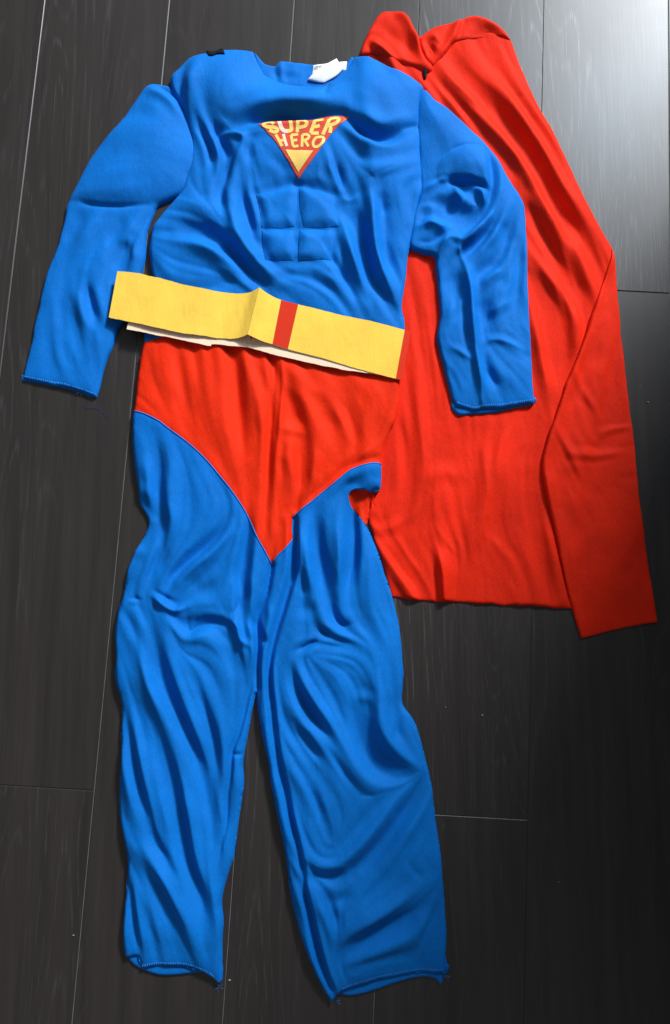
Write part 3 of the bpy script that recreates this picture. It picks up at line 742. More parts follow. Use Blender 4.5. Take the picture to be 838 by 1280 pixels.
# crisp creases on the chest
fold(F, [(294, 170), (306, 161), (326, 154), (352, 150), (380, 151), (405, 149), (428, 148), (440, 158), (452, 170), (466, 178), (484, 180)], -3.2, 3.0, 3.4)
fold(F, [(500, 168), (512, 161), (526, 158)], -3, 2.6); fold(F, [(413, 98), (409, 110), (405, 126)], -2.2, 2.6)
fold(F, [(244, 158), (256, 172), (262, 190), (260, 212)], -2.6, 2.2); fold(F, [(268, 156), (272, 172), (284, 186), (292, 200)], -2.4, 2.2)
fold(F, [(276, 170), (292, 171), (305, 176), (303, 186)], 2.4, 2.4); fold(F, [(296, 190), (286, 212), (278, 236)], -2.6, 2.4)
fold(F, [(420, 206), (426, 226), (425, 246)], -2, 2.0); fold(F, [(452, 232), (478, 222), (506, 204)], -1.2, 2.4)
fold(F, [(426, 250), (438, 252), (452, 246)], 2.2, 3); fold(F, [(460, 238), (466, 262), (466, 292), (472, 324), (486, 352)], 2.2, 3, 4)
# tight gathers at the left thigh and the knees
fold(F, [(186, 742), (200, 752), (217, 763), (234, 759)], 3.2, 2.6, 3.0); fold(F, [(190, 736), (205, 746), (220, 752)], -3, 2.4)
fold(F, [(234, 766), (236, 788), (248, 783), (266, 778), (287, 784)], -3.6, 2.6); fold(F, [(160, 752), (168, 747), (176, 752)], -2.5, 2.2)
fold(F, [(213, 722), (234, 702), (256, 684), (286, 656)], -2.4, 2.2); fold(F, [(186, 728), (192, 706), (200, 686)], -2.4, 2.2)
fold(F, [(282, 770), (296, 782), (302, 800), (316, 808)], 2.6, 2.4); fold(F, [(304, 742), (294, 764), (286, 774)], -3, 2.6)
fold(F, [(370, 814), (383, 808), (399, 799)], -3, 2.2); fold(F, [(400, 784), (407, 791), (414, 795)], -2.6, 2.0)
fold(F, [(415, 750), (417, 770), (430, 781), (444, 778)], -3, 2.6); fold(F, [(441, 640), (444, 672), (441, 706), (433, 738)], -3, 2.4)
fold(F, [(476, 832), (478, 870), (475, 905)], -1.8, 2.0); fold(F, [(534, 962), (516, 998), (497, 1028)], -2, 2.2)
fold(F, [(290, 942), (298, 944), (304, 941)], -2, 2)
facet(F, 125, 40, 580, 1275, 1, 0.30, 0.4)
F = blur(settle(F, 1.5, 9.0), 0.8)
Wd = np.full((NY, NX), 12.0)
bump(Wd, 375, 90, 75, 45, -7, 0, 2); bump(Wd, 220, 1215, 90, 22, -6, 0, 2); bump(Wd, 490, 1235, 100, 28, -6, 0, 2)
def zbody(x, y):
    d = seg_dist(x, y, BODY)
    return 1.4 + 0.85*samp(Zc, x, y) + samp(F, x, y)*(0.13+0.87*prof2(d, samp(Wd, x, y)))
ZB0 = 0.014
under = lambda x, y: np.where(samp(Zc, x, y) > 1.5, samp(Zc, x, y)*0.8, 0.35)
torso_poly = spline(torso_left + neck + torso_right + [(507, 421, 1), (505, 448, 1), (420, 428), (310, 404), (178, 426, 1)])
torso = sheet('torso', torso_poly, zbody, BLUE, suit, ZB0, bottom=under)
shorts_poly = spline([(178, 426, 1), (310, 404), (420, 428), (505, 448, 1), (504, 460), (501, 480), (500, 503), (495, 525), (487, 540), (481, 556), (476, 575), (472, 600), (463, 640), (459, 656, 1), (450, 645), (437, 628), (437, 612), (440, 600), (425, 599)] +
                     [s for s in seamR[::-1][4:]] + [s for s in seamL[::-1][1:]] + [(167, 505), (169, 485), (171, 465), (174, 445)])
sheet('trunks', shorts_poly, lambda x, y: zbody(x, y)-0.35-5*np.exp(-((x-450)/20)**2-((y-636)/24)**2), RED, suit, ZB0, bottom=under, label='bright red trunks section with centre seam')
crotch = [(322, 860), (322, 830), (322, 800), (322, 772), (330, 752), (334, 738)]
lleg = spline(seamL + crotch[::-1] + left_outer[::-1])
sheet('leg', lleg, zbody, BLUE, suit, ZB0, bottom=under)
rleg = spline([(340, 706, 1)] + crotch[::-1] + right_inner + flap_leg + seamR[1:9][::-1])
def zleg(x, y):
    return zbody(x, y) + 4.5*np.exp(-((x-462)/26)**4-((y-598)/22)**4)
sheet('leg', rleg, zleg, BLUE, suit, ZB0, bottom=under)

# seam cords where trunks and legs are sewn together
def cord(path, zf, z0, r, material, parent, lift=0.1, name='seam'):
    P = spline(path, 3.0, False); X, Y = W(P[:, 0], P[:, 1], z0); Z = (zf(P[:, 0], P[:, 1])+lift)*S
    return tube(name, [(float(a), float(b), float(c)) for a, b, c in zip(X, Y, Z)], r, material, parent, 6)
cord(seamL, zbody, ZB0, 0.0009, BLUE, suit)
cord(seamR[:3]+[(366, 673)], zbody, ZB0, 0.0009, BLUE, suit)
cord(seamR[5:], zleg, ZB0, 0.0010, BLUE, suit, -0.2)

# four sewn stomach pads
pads = [[(320, 244, 1), (346, 239), (371, 235, 1), (372, 262), (369, 285, 1), (348, 287), (327, 286, 1), (325, 265)],
        [(374, 235, 1), (396, 239), (417, 246, 1), (420, 266), (424, 285, 1), (400, 287), (380, 286, 1), (375, 262)],
        [(328, 289, 1), (348, 289), (367, 289, 1), (369, 308), (367, 327, 1), (350, 327), (332, 325, 1), (328, 306)],
        [(375, 289, 1), (396, 289), (416, 290, 1), (417, 308), (414, 325, 1), (394, 327), (373, 328, 1), (373, 308)]]
for p in pads:
    PP = spline(p)
    o = sheet('stomach_pad', PP, lambda x, y: zbody(x, y)+0.15+3.8*(1-(1-np.clip(seg_dist(x, y, PP)/17, 0, 1))**2), BLUE, torso, ZB0, bottom=lambda x, y: zbody(x, y)-1.5)

# back of the neck, label, hook tape
back = spline([(318, 66), (331, 79), (345, 82), (350, 76), (365, 77), (391, 80), (412, 82), (433, 79), (440, 70), (450, 90), (430, 118), (380, 125), (335, 112)])
Fk = np.full((NY, NX), 3.0); fold(Fk, [(346, 78), (344, 90), (350, 104)], -2.0, 3); fold(Fk, [(352, 76), (352, 92), (354, 104)], 2.0, 3); fold(Fk, [(335, 82), (350, 94), (380, 98)], -1.2, 4)
Fk += 0.4*noise(8, 8); Fk = blur(Fk, 1)
zbk = lambda x, y: 0.8+samp(Fk, x, y)*(0.4+0.6*prof(seg_dist(x, y, back), 3))
sheet('back_neckline', back, zbk, BLUE, suit, 0.004)
lab1 = spline([(392, 82, 1), (412, 79, 1), (434, 77, 1), (433, 88, 1), (412, 92, 1), (390, 94, 1)], 2)
l1 = sheet('care_label', lab1, lambda x, y: 4.2+0.5*prof(seg_dist(x, y, lab1), 2)+0.3*np.sin(x*0.4), WHITE, suit, 0.004, step=1.0, bottom=lambda x, y: 3.6+0*x)
lab2 = spline([(421, 74, 1), (410, 80), (394, 89), (390, 94), (385, 100, 1), (396, 103), (405, 104, 1), (420, 96), (430, 86, 1), (425, 80)], 2)
sheet('care_label', lab2, lambda x, y: 5.6+1.6*prof(seg_dist(x, y, lab2), 6)+0.6*np.sin((x+y)*0.22), WHITE, suit, 0.005, step=1.0, bottom=lambda x, y: 5.0+0*x)
for r in range(3):
    for c in range(13):
        if (r*5+c*3) % 7 == 0: continue
        x = 393.6+c*1.45; y = 83.6-0.10*c+r*1.7
        if r == 2 and c > 9: continue
        q = spline([(x, y, 1), (x+0.9, y-0.1, 1), (x+0.9, y+1.0, 1), (x, y+1.1, 1)], 2)
        X, Y = W(q[:, 0], q[:, 1], 0.004)
        V = [(float(a), float(b), 5.35*S) for a, b in zip(X, Y)]
        o = mesh('printed_mark', V, [tuple(range(len(V)))[::-1]], INK, None, smooth=False); o.parent = l1; o.location = tuple(-np.array(suit.location)-np.array(l1.location)) if False else (0, 0, 0)
vel = spline([(258, 65, 1), (268, 66.5), (279, 63, 1), (281, 67), (282, 71, 1), (272, 71), (267, 74), (262, 73, 1)], 2)
sheet('hook_tape', vel, lambda x, y: zbody(x, np.maximum(y, 67))+0.8+1.0*prof(seg_dist(x, y, vel), 2), BLACK, suit, 0.012, step=1.0)
# back layer of the hems peeping out below the front layer
hemL = spline([(162, 1184), (160, 1197), (166, 1206), (177, 1212), (192, 1218), (205, 1220), (225, 1219), (248, 1216), (260, 1214), (258, 1195), (200, 1185)])
sheet('back_hem', hemL, lambda x, y: 0.8+2.2*prof(seg_dist(x, y, hemL), 4), BLUE, suit, 0.003)
hemR = spline([(424, 1236), (430, 1245), (455, 1243), (475, 1237), (495, 1229), (515, 1224), (530, 1221), (545, 1224), (551, 1232), (555, 1222), (558, 1205), (490, 1205), (440, 1225)])
sheet('back_hem', hemR, lambda x, y: 0.8+2.2*prof(seg_dist(x, y, hemR), 4), BLUE, suit, 0.003)

# ------------------------------------------------------------------ sleeves
LS = spline([(187, 101), (178, 108), (166, 125), (152, 145), (138, 161), (122, 180), (110, 197), (104, 208), (97, 222), (87, 242), (81, 255), (79, 270), (74, 290), (66, 315), (57, 338), (50, 365), (46, 385), (41, 402), (38, 422), (31, 450), (26, 471, 1),
             (45, 475), (65, 480), (78, 482), (100, 488), (112, 493), (119, 495, 1), (121, 487), (125, 470), (131, 448), (138, 432), (143, 418), (149, 404), (158, 390), (168, 370), (175, 341), (178, 330), (181, 315), (181, 295), (184, 282), (191, 264), (196, 254), (214, 246), (228, 238), (235, 228), (237, 217),
             (243, 210), (247, 200), (247, 185), (244, 165), (239, 145), (231, 125), (222, 113), (210, 104), (200, 102)])
GAIN = 1.35; WG = 1.2; REC = []
Fs = np.full((NY, NX), 8.5); Fs += 0.8*noise(26, 50, 15) + 0.4*noise(12, 26, 20)
pillow(Fs, [(190, 98), (150, 148), (106, 205), (84, 245), (112, 254), (135, 257), (165, 256), (200, 250), (232, 234), (247, 200), (243, 160), (222, 112)], 7.5, 60); bump(Fs, 172, 182, 62, 48, 6, -40)
fold(Fs, [(84, 246), (110, 254), (135, 257), (165, 256), (195, 252)], -1.5, 4, 6)
fold(Fs, [(190, 103), (205, 112), (222, 122), (235, 145)], -4, 4, 5); fold(Fs, [(180, 112), (200, 118), (215, 130), (225, 150)], 2.5, 5)
fold(Fs, [(150, 148), (170, 142), (188, 148)], -2.0, 10); fold(Fs, [(112, 205), (150, 195), (200, 200)], -1.5, 14)
fold(Fs, [(104, 262), (92, 285), (78, 305)], -4, 6, 7); fold(Fs, [(130, 262), (112, 285), (96, 310)], 2.5, 8)
fold(Fs, [(160, 270), (145, 290), (132, 312)], -3, 6); fold(Fs, [(170, 275), (160, 295), (150, 310)], 3, 6)
fold(Fs, [(160, 300), (152, 318), (148, 340)], -7, 9, 7); fold(Fs, [(168, 292), (166, 310), (172, 330)], 4, 4, 6)
fold(Fs, [(126, 318), (110, 345), (104, 380)], 2.5, 10)
fold(Fs, [(108, 350), (112, 375), (118, 395), (124, 410)], -5, 6, 5); fold(Fs, [(98, 360), (104, 390), (112, 418)], 2.5, 5)
fold(Fs, [(84, 380), (92, 420), (98, 450)], -2.5, 6); fold(Fs, [(118, 400), (122, 420), (115, 440)], 2.5, 5)
fold(Fs, [(64, 340), (58, 380), (50, 430)], 1.8, 10)
fold(Fs, [(76, 420), (82, 445), (90, 462)], -2.0, 5)
fold(Fs, [(26, 471), (70, 482), (119, 495)], 0.45, 22, mul=True)
Fs += np.clip((YY-230)/40, 0.2, 1)*(0.6*flow(15, 85, 260, 505, 11, 40) + 0.22*flow(15, 85, 260, 505, 5, 26))
comb(Fs, 15, 85, 260, 505, 26, 0.5)
GAIN = 1.0; WG = 1.0
fold(Fs, [(84, 246), (110, 254), (135, 257), (165, 256), (195, 252)], -3, 2.2)
fold(Fs, [(188, 103), (204, 110), (222, 122), (234, 145)], -2.6, 2.4); fold(Fs, [(158, 302), (152, 318), (149, 336)], -2.5, 3)
fold(Fs, [(109, 352), (112, 374), (120, 398)], -2.4, 2.4); fold(Fs, [(150, 282), (140, 296), (130, 312)], -1.6, 2.2); fold(Fs, [(165, 292), (160, 302), (158, 316)], 2, 2.4)
facet(Fs, 15, 85, 260, 505, 1, 0.30, 0.4)
Fs = blur(settle(Fs, 1.5, 7.0), 0.8)
Ws = np.full((NY, NX), 10.0); bump(Ws, 72, 484, 60, 20, -6, 15, 2); bump(Ws, 170, 180, 110, 75, 8, 0, 2)
def zls(x, y): return 1.2+samp(Fs, x, y)*(0.13+0.87*prof2(seg_dist(x, y, LS), samp(Ws, x, y)))
lsl = sheet('sleeve', LS, zls, BLUE, suit, 0.012, label='sleeve lying on the bare planks')
hl = spline([(27, 468), (27, 475), (45, 478), (65, 482), (80, 485), (100, 490), (113, 496), (119, 494), (118, 486), (70, 472)])
sheet('back_hem', hl, lambda x, y: 0.7+1.6*prof(seg_dist(x, y, hl), 3), BLUE, suit, 0.003)

RS = spline([(533, 112), (545, 125), (560, 135), (575, 148), (590, 162), (605, 175), (618, 190), (628, 205), (632, 212), (642, 230), (652, 245), (657, 258), (659, 280), (660, 310), (661, 345), (662, 380), (664, 415), (665, 435), (667, 470), (669, 503, 1),
             (648, 506), (630, 509), (607, 510), (595, 513), (582, 510), (570, 506, 1), (565, 495), (560, 475), (555, 455), (550, 435), (547, 420), (548, 410), (551, 390), (549, 365), (547, 345), (545, 335), (544, 320), (530, 315), (513, 309), (514, 290), (518, 265), (524, 245), (524, 225), (521, 180), (519, 140), (522, 118)])
GAIN = 1.6; WG = 1.0; REC = []
Fr = np.full((NY, NX), 10.5); Fr += 0.8*noise(22, 44, -10) + 0.4*noise(10, 22, -15)
bump(Fr, 560, 165, 48, 45, 9, 40); bump(Fr, 610, 215, 35, 40, 7, 30)
pillow(Fr, [(548, 208), (562, 194), (590, 186), (606, 190), (611, 210), (612, 238), (590, 230), (566, 228), (548, 230)], 6, 14)
fold(Fr, [(612, 188), (615, 212), (614, 238), (608, 258)], -5, 5, 5)
fold(Fr, [(530, 240), (545, 229), (566, 230), (590, 234), (612, 242)], -5, 8, 4)
fold(Fr, [(528, 246), (540, 234), (556, 229), (562, 240)], 4.5, 4, 5)
fold(Fr, [(566, 232), (572, 246), (580, 256)], 4, 5); fold(Fr, [(590, 236), (602, 246), (606, 262)], 4, 4)
fold(Fr, [(545, 252), (562, 266), (582, 274), (600, 270)], -8, 13, 11)
fold(Fr, [(525, 258), (530, 270), (522, 285)], -6, 6)
fold(Fr, [(520, 282), (540, 280), (556, 290), (560, 300)], 4, 6, 6)
fold(Fr, [(545, 306), (556, 296), (574, 300)], -5, 5); fold(Fr, [(548, 318), (560, 298), (578, 302), (586, 296)], 5, 4, 5)
fold(Fr, [(575, 312), (590, 296), (606, 278), (622, 262)], 6, 5, 4)
fold(Fr, [(584, 318), (600, 302), (615, 285)], -5.5, 5); fold(Fr, [(634, 255), (624, 280), (608, 300), (592, 312)], 3, 6, 8)
fold(Fr, [(560, 340), (568, 355), (575, 375)], -7, 14, 8)
fold(Fr, [(573, 315), (583, 342), (588, 372), (590, 410), (594, 440), (598, 468), (603, 500)], 5.5, 4, 6, (1, 1))
fold(Fr, [(590, 345), (606, 335), (625, 325)], -3.5, 7); fold(Fr, [(596, 360), (612, 345), (632, 340)], 3, 6)
fold(Fr, [(594, 375), (606, 392), (612, 412)], -5, 8); fold(Fr, [(630, 275), (634, 295), (640, 310)], -5, 8)
fold(Fr, [(652, 285), (649, 320), (648, 360), (654, 395)], -4.5, 6, 5)
fold(Fr, [(606, 395), (625, 385), (640, 375)], 3, 5)
fold(Fr, [(560, 430), (575, 440), (592, 452)], 2.5, 4); fold(Fr, [(600, 430), (615, 424), (635, 430), (655, 440)], 2, 4)
fold(Fr, [(606, 458), (616, 475), (626, 488)], -4, 6); fold(Fr, [(555, 400), (568, 385), (585, 372)], 2.5, 5)
fold(Fr, [(566, 506), (600, 511), (640, 508), (670, 503)], 0.45, 22, mul=True)
Fr += np.clip((YY-200)/40, 0.2, 1)*(0.65*flow(500, 100, 685, 525, 10, 32) + 0.25*flow(500, 100, 685, 525, 5, 20))
comb(Fr, 500, 100, 685, 525, 24, 0.5)
GAIN = 1.0; WG = 1.0
fold(Fr, [(562, 227), (574, 230), (590, 231), (604, 236), (613, 241)], -4.5, 2.6); fold(Fr, [(530, 242), (544, 229), (556, 227), (566, 228)], 3, 2.4)
fold(Fr, [(546, 204), (560, 194), (588, 186), (606, 190), (612, 208), (613, 238)], -2.4, 2.4)
fold(Fr, [(575, 314), (590, 297), (606, 278)], 3.4, 2.6); fold(Fr, [(546, 330), (549, 318), (560, 299), (576, 303)], 3.4, 2.6)
fold(Fr, [(566, 232), (570, 244), (572, 254)], 2.6, 2.4); fold(Fr, [(592, 236), (602, 246), (605, 262)], 2.6, 2.4); fold(Fr, [(578, 236), (580, 248), (578, 262)], -2.4, 2.6)
fold(Fr, [(574, 314), (583, 342), (588, 372), (590, 410), (594, 440), (598, 468), (603, 505)], 2.6, 1.8, 2.6, (0, 0))
fold(Fr, [(584, 318), (600, 303), (616, 284)], -3, 2.4); fold(Fr, [(522, 286), (538, 282), (556, 291)], 2.4, 2.6); fold(Fr, [(520, 302), (536, 304), (552, 298)], -2.4, 2.6)
fold(Fr, [(600, 432), (615, 426), (635, 430), (656, 440)], 1.6, 1.8); fold(Fr, [(560, 430), (576, 442), (592, 452)], 1.5, 1.8); fold(Fr, [(606, 458), (616, 474), (626, 486)], -2, 2.4)
facet(Fr, 500, 100, 685, 525, 1, 0.30, 0.4)
Fr = blur(settle(Fr, 1.5, 8.5), 0.8)
Wr = np.full((NY, NX), 10.0); bump(Wr, 620, 508, 70, 18, -6, 0, 2); bump(Wr, 570, 180, 70, 70, 5, 0, 2)
def zrs(x, y): return 1.4+0.9*samp(Zc, x, y)+samp(Fr, x, y)*(0.13+0.87*prof2(seg_dist(x, y, RS), samp(Wr, x, y)))
rsl = sheet('sleeve', RS, zrs, BLUE, suit, 0.014, bottom=under, label='crumpled sleeve lying on the red cape')
hr = spline([(570, 500), (572, 518), (590, 518), (605, 517), (622, 515), (640, 511), (668, 504), (660, 495)])
sheet('back_hem', hr, lambda x, y: 1.0+samp(Zc, x, y)+2.0*prof(seg_dist(x, y, hr), 3), BLUE, suit, 0.006, bottom=under)

# overlock stitches along the hems
def stitches(path, zf, z0, n, h=3.4):
    P = spline(path, 1.0, False); V, Fq = [], []
    L = np.linspace(2, len(P)-3, n)
    for k, s in enumerate(L):
        i = int(s); p = P[i]; t = P[i+1]-P[i-1]; t /= np.linalg.norm(t)+1e-9; nn = np.array([t[1], -t[0]])
        jit = random.uniform(-0.3, 0.3)
        a = p+nn*(1.0+jit); b = p+nn*(1.0+h+jit)+t*random.uniform(0.2, 0.9)
        q = [a-t*0.35, a+t*0.35, b+t*0.35, b-t*0.35]
        x = np.array([c[0] for c in q]); y = np.array([c[1] for c in q]); z = zf(x, y)+0.45
        X, Y = W(x, y, z0); base = len(V)
        V += [(float(X[m]), float(Y[m]), float(z[m])*S) for m in range(4)]
        V += [(float(X[m]), float(Y[m]), float(z[m]-0.6)*S) for m in range(4)]
        Fq += [(base+3, base+2, base+1, base)] + [(base+m, base+(m+1) % 4, base+4+(m+1) % 4, base+4+m) for m in range(4)]
    o = mesh('stitching', V, Fq, BLUE2, None, kind='stuff'); return adopt(o, suit)
stitches([(176, 1214), (188, 1211), (205, 1210), (230, 1211), (250, 1217), (263, 1225), (271, 1233)], zbody, ZB0, 46)
stitches([(428, 1242), (450, 1234), (475, 1227), (495, 1223), (525, 1218), (548, 1219), (559, 1217)], zbody, ZB0, 62)
stitches([(27, 471), (45, 475), (65, 479), (78, 481), (100, 487), (112, 492), (118, 494)], zls, 0.012, 42, 2.4)
stitches([(570, 505), (582, 509), (595, 512), (607, 509), (630, 508), (648, 505), (668, 502)], zrs, 0.014, 46, 3.0)

# frayed ends at the hems
def fray(cx, cy, z0, n, spread, zf):
    for _ in range(n):
        a = random.uniform(0, 6.28); pts = []
        x, y = cx+random.uniform(-spread, spread), cy+random.uniform(-spread*0.5, spread*0.5)
        for k in range(5):
            X, Y = W(x, y, z0); pts.append((float(X), float(Y), (zf+0.6*k*random.random())*S))
            a += random.uniform(-0.8, 0.8); x += 1.4*math.cos(a); y += 1.4*math.sin(a)
        tube('loose_thread', pts, 0.00013, BLUE2, suit, 4)
fray(558, 1220, 0.003, 6, 3, 3.0); fray(274, 1234, 0.003, 6, 3, 2.5); fray(420, 1250, 0.003, 5, 4, 2.5); fray(98, 492, 0.003, 4, 6, 2.0)

for hx in (500, 531, 566, 590, 629, 655, 690):
    X, Y = W(np.array([hx, hx+1.2, hx+1.0, hx+2.6]), np.array([753, 755.5, 758, 760.5]), 0.002)
    tube('loose_thread', [(float(a), float(b), 0.0022-0.0004*i) for i, (a, b) in enumerate(zip(X, Y))], 0.00013, REDC, cape, 4)
# ------------------------------------------------------------------ printed emblem on the chest
def EZ(q): return [(300+a[0]/5.587, 130+a[1]/5.587)+tuple(a[2:]) for a in q]
tri = spline(EZ([(130, 165, 1), (200, 140), (270, 120), (340, 124), (400, 125), (460, 132), (500, 130), (540, 116), (620, 108), (700, 113), (762, 124, 1), (640, 240), (540, 380), (412, 540, 1), (330, 410), (235, 270)]), 2)
zem = lambda x, y: zbody(x, y)+0.7
emblem = sheet('emblem', tri, zem, PRED, torso, ZB0, step=1.2, bottom=zbody, label='triangular red and yellow SUPER HERO print')
def strokes(name, lines, wid, material):
    V, Fq = [], []
    for ln in lines:
        P = spline(EZ(ln), 1.0, False); n = len(P)
        T = np.gradient(P, axis=0); T /= np.linalg.norm(T, axis=1)[:, None]+1e-9
        N_ = np.stack([T[:, 1], -T[:, 0]], 1); hw = wid/5.587/2
        base = len(V)
        off = 0.35*(1+len(V) % 3*0.02)
        Q = (P[:, None, :]+N_[:, None, :]*hw*np.array([-1, 0, 1])[None, :, None]).reshape(-1, 2)
        X, Y = W(Q[:, 0], Q[:, 1], ZB0); Z = (zem(Q[:, 0], Q[:, 1])+off)*S
        V += [(float(a), float(b), float(c)) for a, b, c in zip(X, Y, Z)]
        for i in range(n-1):
            for s_ in (0, 1):
                a = base+i*3+s_; Fq.append((a, a+1, a+4, a+3))
    o = mesh(name, V, Fq, material, None)
    adopt(o, emblem); return o
LW = 24
strokes('letter_s', [[(243, 172), (222, 156), (185, 158), (170, 175), (195, 192), (245, 195), (268, 212), (250, 228), (210, 214)]], LW, PYEL)
strokes('letter_u', [[(278, 150), (292, 195), (312, 218), (340, 222)]], LW+4, PPALE)
strokes('letter_u', [[(355, 140), (362, 190), (362, 214), (338, 222)]], LW+2, PYEL)
strokes('letter_p', [[(408, 142), (406, 190), (404, 232)], [(408, 150), (445, 148), (470, 168), (455, 192), (408, 198)]], LW, PYEL)
strokes('letter_e', [[(528, 150), (512, 195), (497, 240)], [(525, 150), (555, 148), (585, 140)], [(512, 196), (535, 194), (560, 188)], [(498, 240), (525, 242), (552, 240)]], LW, PYEL)
strokes('letter_r', [[(628, 140), (605, 195), (580, 252)], [(628, 138), (665, 132), (692, 140), (672, 172), (612, 190)], [(632, 190), (634, 215), (630, 240)]], LW, PYEL)
strokes('letter_h', [[(255, 245), (278, 288), (300, 330)], [(280, 290), (300, 288), (320, 285)]], 20, PYEL)
strokes('letter_h', [[(308, 242), (318, 285), (332, 330)]], 20, PPALE)
strokes('letter_e', [[(362, 250), (368, 290), (376, 332)], [(362, 250), (385, 249), (410, 245)], [(368, 290), (385, 289), (404, 286)], [(376, 332), (394, 332), (412, 328)]], 19, PYEL)
strokes('letter_r', [[(440, 250), (438, 290), (436, 336)], [(440, 252), (470, 250), (486, 266), (470, 286), (440, 292)], [(455, 292), (468, 312), (482, 335)]], 19, PYEL)
strokes('letter_o', [[(565, 270), (535, 275), (514, 305), (518, 332), (540, 338), (572, 318), (588, 288), (580, 270), (560, 270)]], 19, PYEL)
itri = spline(EZ([(322, 354, 1), (420, 360), (513, 364, 1), (465, 430), (410, 500, 1), (362, 425)]), 1.5)
sheet('inner_triangle', itri, lambda x, y: zem(x, y)+0.4, PYEL, emblem, ZB0, step=1.1, bottom=zem)

# ------------------------------------------------------------------ belt
bl = W(325, 405)
belt = empty('belt', (float(bl[0]), float(bl[1]), 0), 'yellow felt belt with red stripe lying across the jumpsuit waist', 'belt')
def strip(name, top, bot, z, material, thick=1.6, n=60, z0=0.02):
    """stiff band between two edges; z = heights along it (top edge, bottom edge)"""
    T = spline(top, 1.0, False); B = spline(bot, 1.0, False)
    V, Fq = [], []; M = 7; t = np.linspace(0, 1, n)
    def at(P, q):
        L = np.concatenate([[0], np.cumsum(np.linalg.norm(np.diff(P, axis=0), axis=1))]); L /= L[-1]
        return np.stack([np.interp(q, L, P[:, 0]), np.interp(q, L, P[:, 1])], 1)
    a, b = at(T, t), at(B, t)
    if n > 30:
        j = np.convolve(jit_rng.standard_normal(n+4), np.ones(5)/3, 'valid'); a[1:-1, 1] += 0.35*j[1:-1]; b[1:-1, 1] += 0.35*j[::-1][1:-1]
    zt = np.interp(t, z[0], z[1]); zb_ = np.interp(t, z[0], z[2])
    k = np.array([1, 2, 3, 2, 1.])/9; zt = np.convolve(np.pad(zt, 2, 'edge'), k, 'valid'); zb_ = np.convolve(np.pad(zb_, 2, 'edge'), k, 'valid')
    for side in (0, 1):
        for i in range(n):
            for m in range(M):
                s_ = m/(M-1); p = a[i]*(1-s_)+b[i]*s_
                X, Y = W(p[0], p[1], z0)
                V.append((float(X), float(Y), float(zt[i]*(1-s_)+zb_[i]*s_-side*thick)*S))
    o = n*M
    for i in range(n-1):
        for m in range(M-1):
            q = i*M+m; Fq.append((q, q+1, q+M+1, q+M)); Fq.append((o+q+M, o+q+M+1, o+q+1, o+q))
    for i in range(n-1):
        for m in (0, M-1):
            q = i*M+m; f = (q, q+M, o+q+M, o+q); Fq.append(f if m == 0 else f[::-1])
    for m in range(M-1):
        for i in (0, n-1):
            q = i*M+m; f = (q, o+q, o+q+1, q+1); Fq.append(f if i == 0 else f[::-1])
    ob = mesh(name, V, Fq, material, None); ob.data.materials.append(CREAM)
    for p in ob.data.polygons:
        if abs(p.normal.z) < 0.5: p.material_index = 1
    md = ob.modifiers.new('edges', 'EDGE_SPLIT'); md.split_angle = math.radians(50)
    return adopt(ob, belt)
topL = [(147, 339), (175, 343), (210, 352), (235, 358), (260, 363), (285, 367), (308, 368), (318, 366), (325, 364)]
botL = [(136, 396), (160, 402), (183, 407), (225, 416), (260, 421), (288, 424), (303, 423), (310, 421)]
strip('front_band', topL, botL, ([0, .3, .6, .82, .93, 1], [18, 22, 22, 19, 22, 30], [17, 20, 20, 18, 20, 27]), YEL)
strip('front_band', [(325.4, 364), (334, 370), (343, 374), (352, 377)], [(310.5, 421), (322, 426), (332, 429), (341, 431)], ([0, .35, .7, 1], [30, 28.5, 25, 23], [27, 26, 22, 20.5]), YEL, n=20)
strip('stripe', [(352.2, 377), (362, 379.5), (373, 382)], [(341.2, 431), (350, 434), (360, 437)], ([0, 1], [23, 22], [20.5, 19.5]), REDF, n=16)
strip('front_band', [(373.2, 382), (420, 393), (470, 404), (506, 413)], [(360.2, 437), (410, 450), (470, 467), (495, 473)], ([0, .5, 1], [22, 21, 20], [19.5, 18.5, 17.5]), YEL, n=40)
strip('end_tab', [(506.2, 413), (514, 414)], [(495.2, 473), (503, 474)], ([0, 1], [19.6, 18.5], [17.1, 16.1]), REDF, n=6)
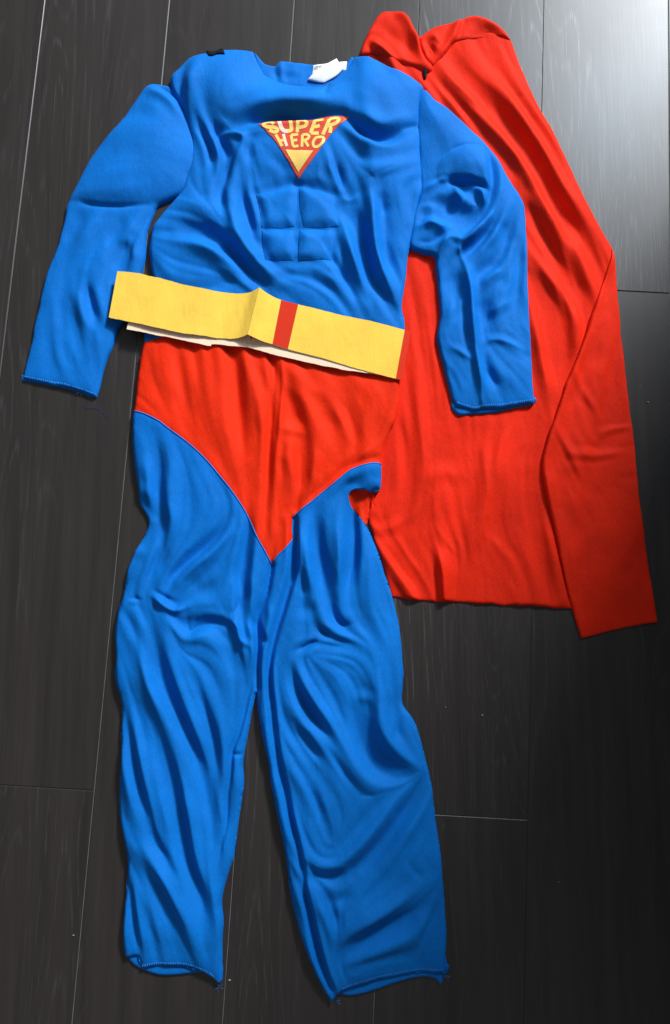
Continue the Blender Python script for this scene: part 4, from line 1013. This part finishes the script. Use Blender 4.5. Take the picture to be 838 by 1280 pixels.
strip('back_band', [(165, 385), (230, 396), (280, 405), (315, 410)], [(159, 412), (199, 420), (230, 426), (262, 433), (266, 431), (290, 433), (313, 436)], ([0, 1], [14, 15.5], [16, 17.5]), CREAM, thick=1.4, z0=0.016)
strip('back_band', [(322, 405), (370, 420), (420, 430), (480, 445)], [(311, 435), (355, 447), (410, 459), (440, 464), (474, 469)], ([0, 1], [17, 16], [18.5, 17]), CREAM, thick=1.4, z0=0.017)

# ------------------------------------------------------------------ lint and a loose thread on the floor
X, Y = W(np.array([104, 107, 111, 117, 124, 130, 135]), np.array([505, 509, 511, 509, 511, 516, 523]))
tube('thread', [(float(a), float(b), 0.0007+0.0005*math.sin(i*1.7)**2) for i, (a, b) in enumerate(zip(X, Y))], 0.00018, NAVY, None, 5, label='loose blue thread curled on the plank below a blue cuff', cat='thread')
def speck(px, py, r, label, z=0.0):
    X, Y = W(px, py); V, Fq = [], []; rings = 5; seg = 7
    for i in range(rings):
        a = math.pi*(i+0.5)/rings
        for k in range(seg):
            q = 2*math.pi*k/seg; j = random.uniform(0.7, 1.3)
            V.append((float(X)+r*1.5*math.sin(a)*math.cos(q)*j, float(Y)+r*math.sin(a)*math.sin(q)*j, z+r*0.7*(1-math.cos(a))*0.8+0.0001))
    for i in range(rings-1):
        for k in range(seg): Fq.append((i*seg+k, i*seg+(k+1) % seg, (i+1)*seg+(k+1) % seg, (i+1)*seg+k))
    Fq.append(tuple(range(seg))[::-1]); Fq.append(tuple((rings-1)*seg+k for k in range(seg)))
    mesh('lint_speck', V, Fq, LINT, None, label=label, cat='lint', group='lint specks on the planks')
for px, py, r, l in ((603, 894, 0.0011, 'pale lint speck on the plank below the cape hem'), (557, 884, 0.0008, 'small lint speck on the plank beside the blue trouser knee'),
                     (810, 503, 0.0011, 'larger pale lint speck on the plank beside the folded cape edge'), (800, 483, 0.0007, 'tiny lint speck on the plank, closest to the folded cape edge'),
                     (92, 1169, 0.0010, 'small lint speck right beside the long pale plank joint'), (287, 1225, 0.0013, 'larger pale lint speck between the two blue trouser hems'),
                     (699, 1102, 0.0008, 'tiny lint speck alone on the dark plank without clothes')):
    speck(px, py, r, l)
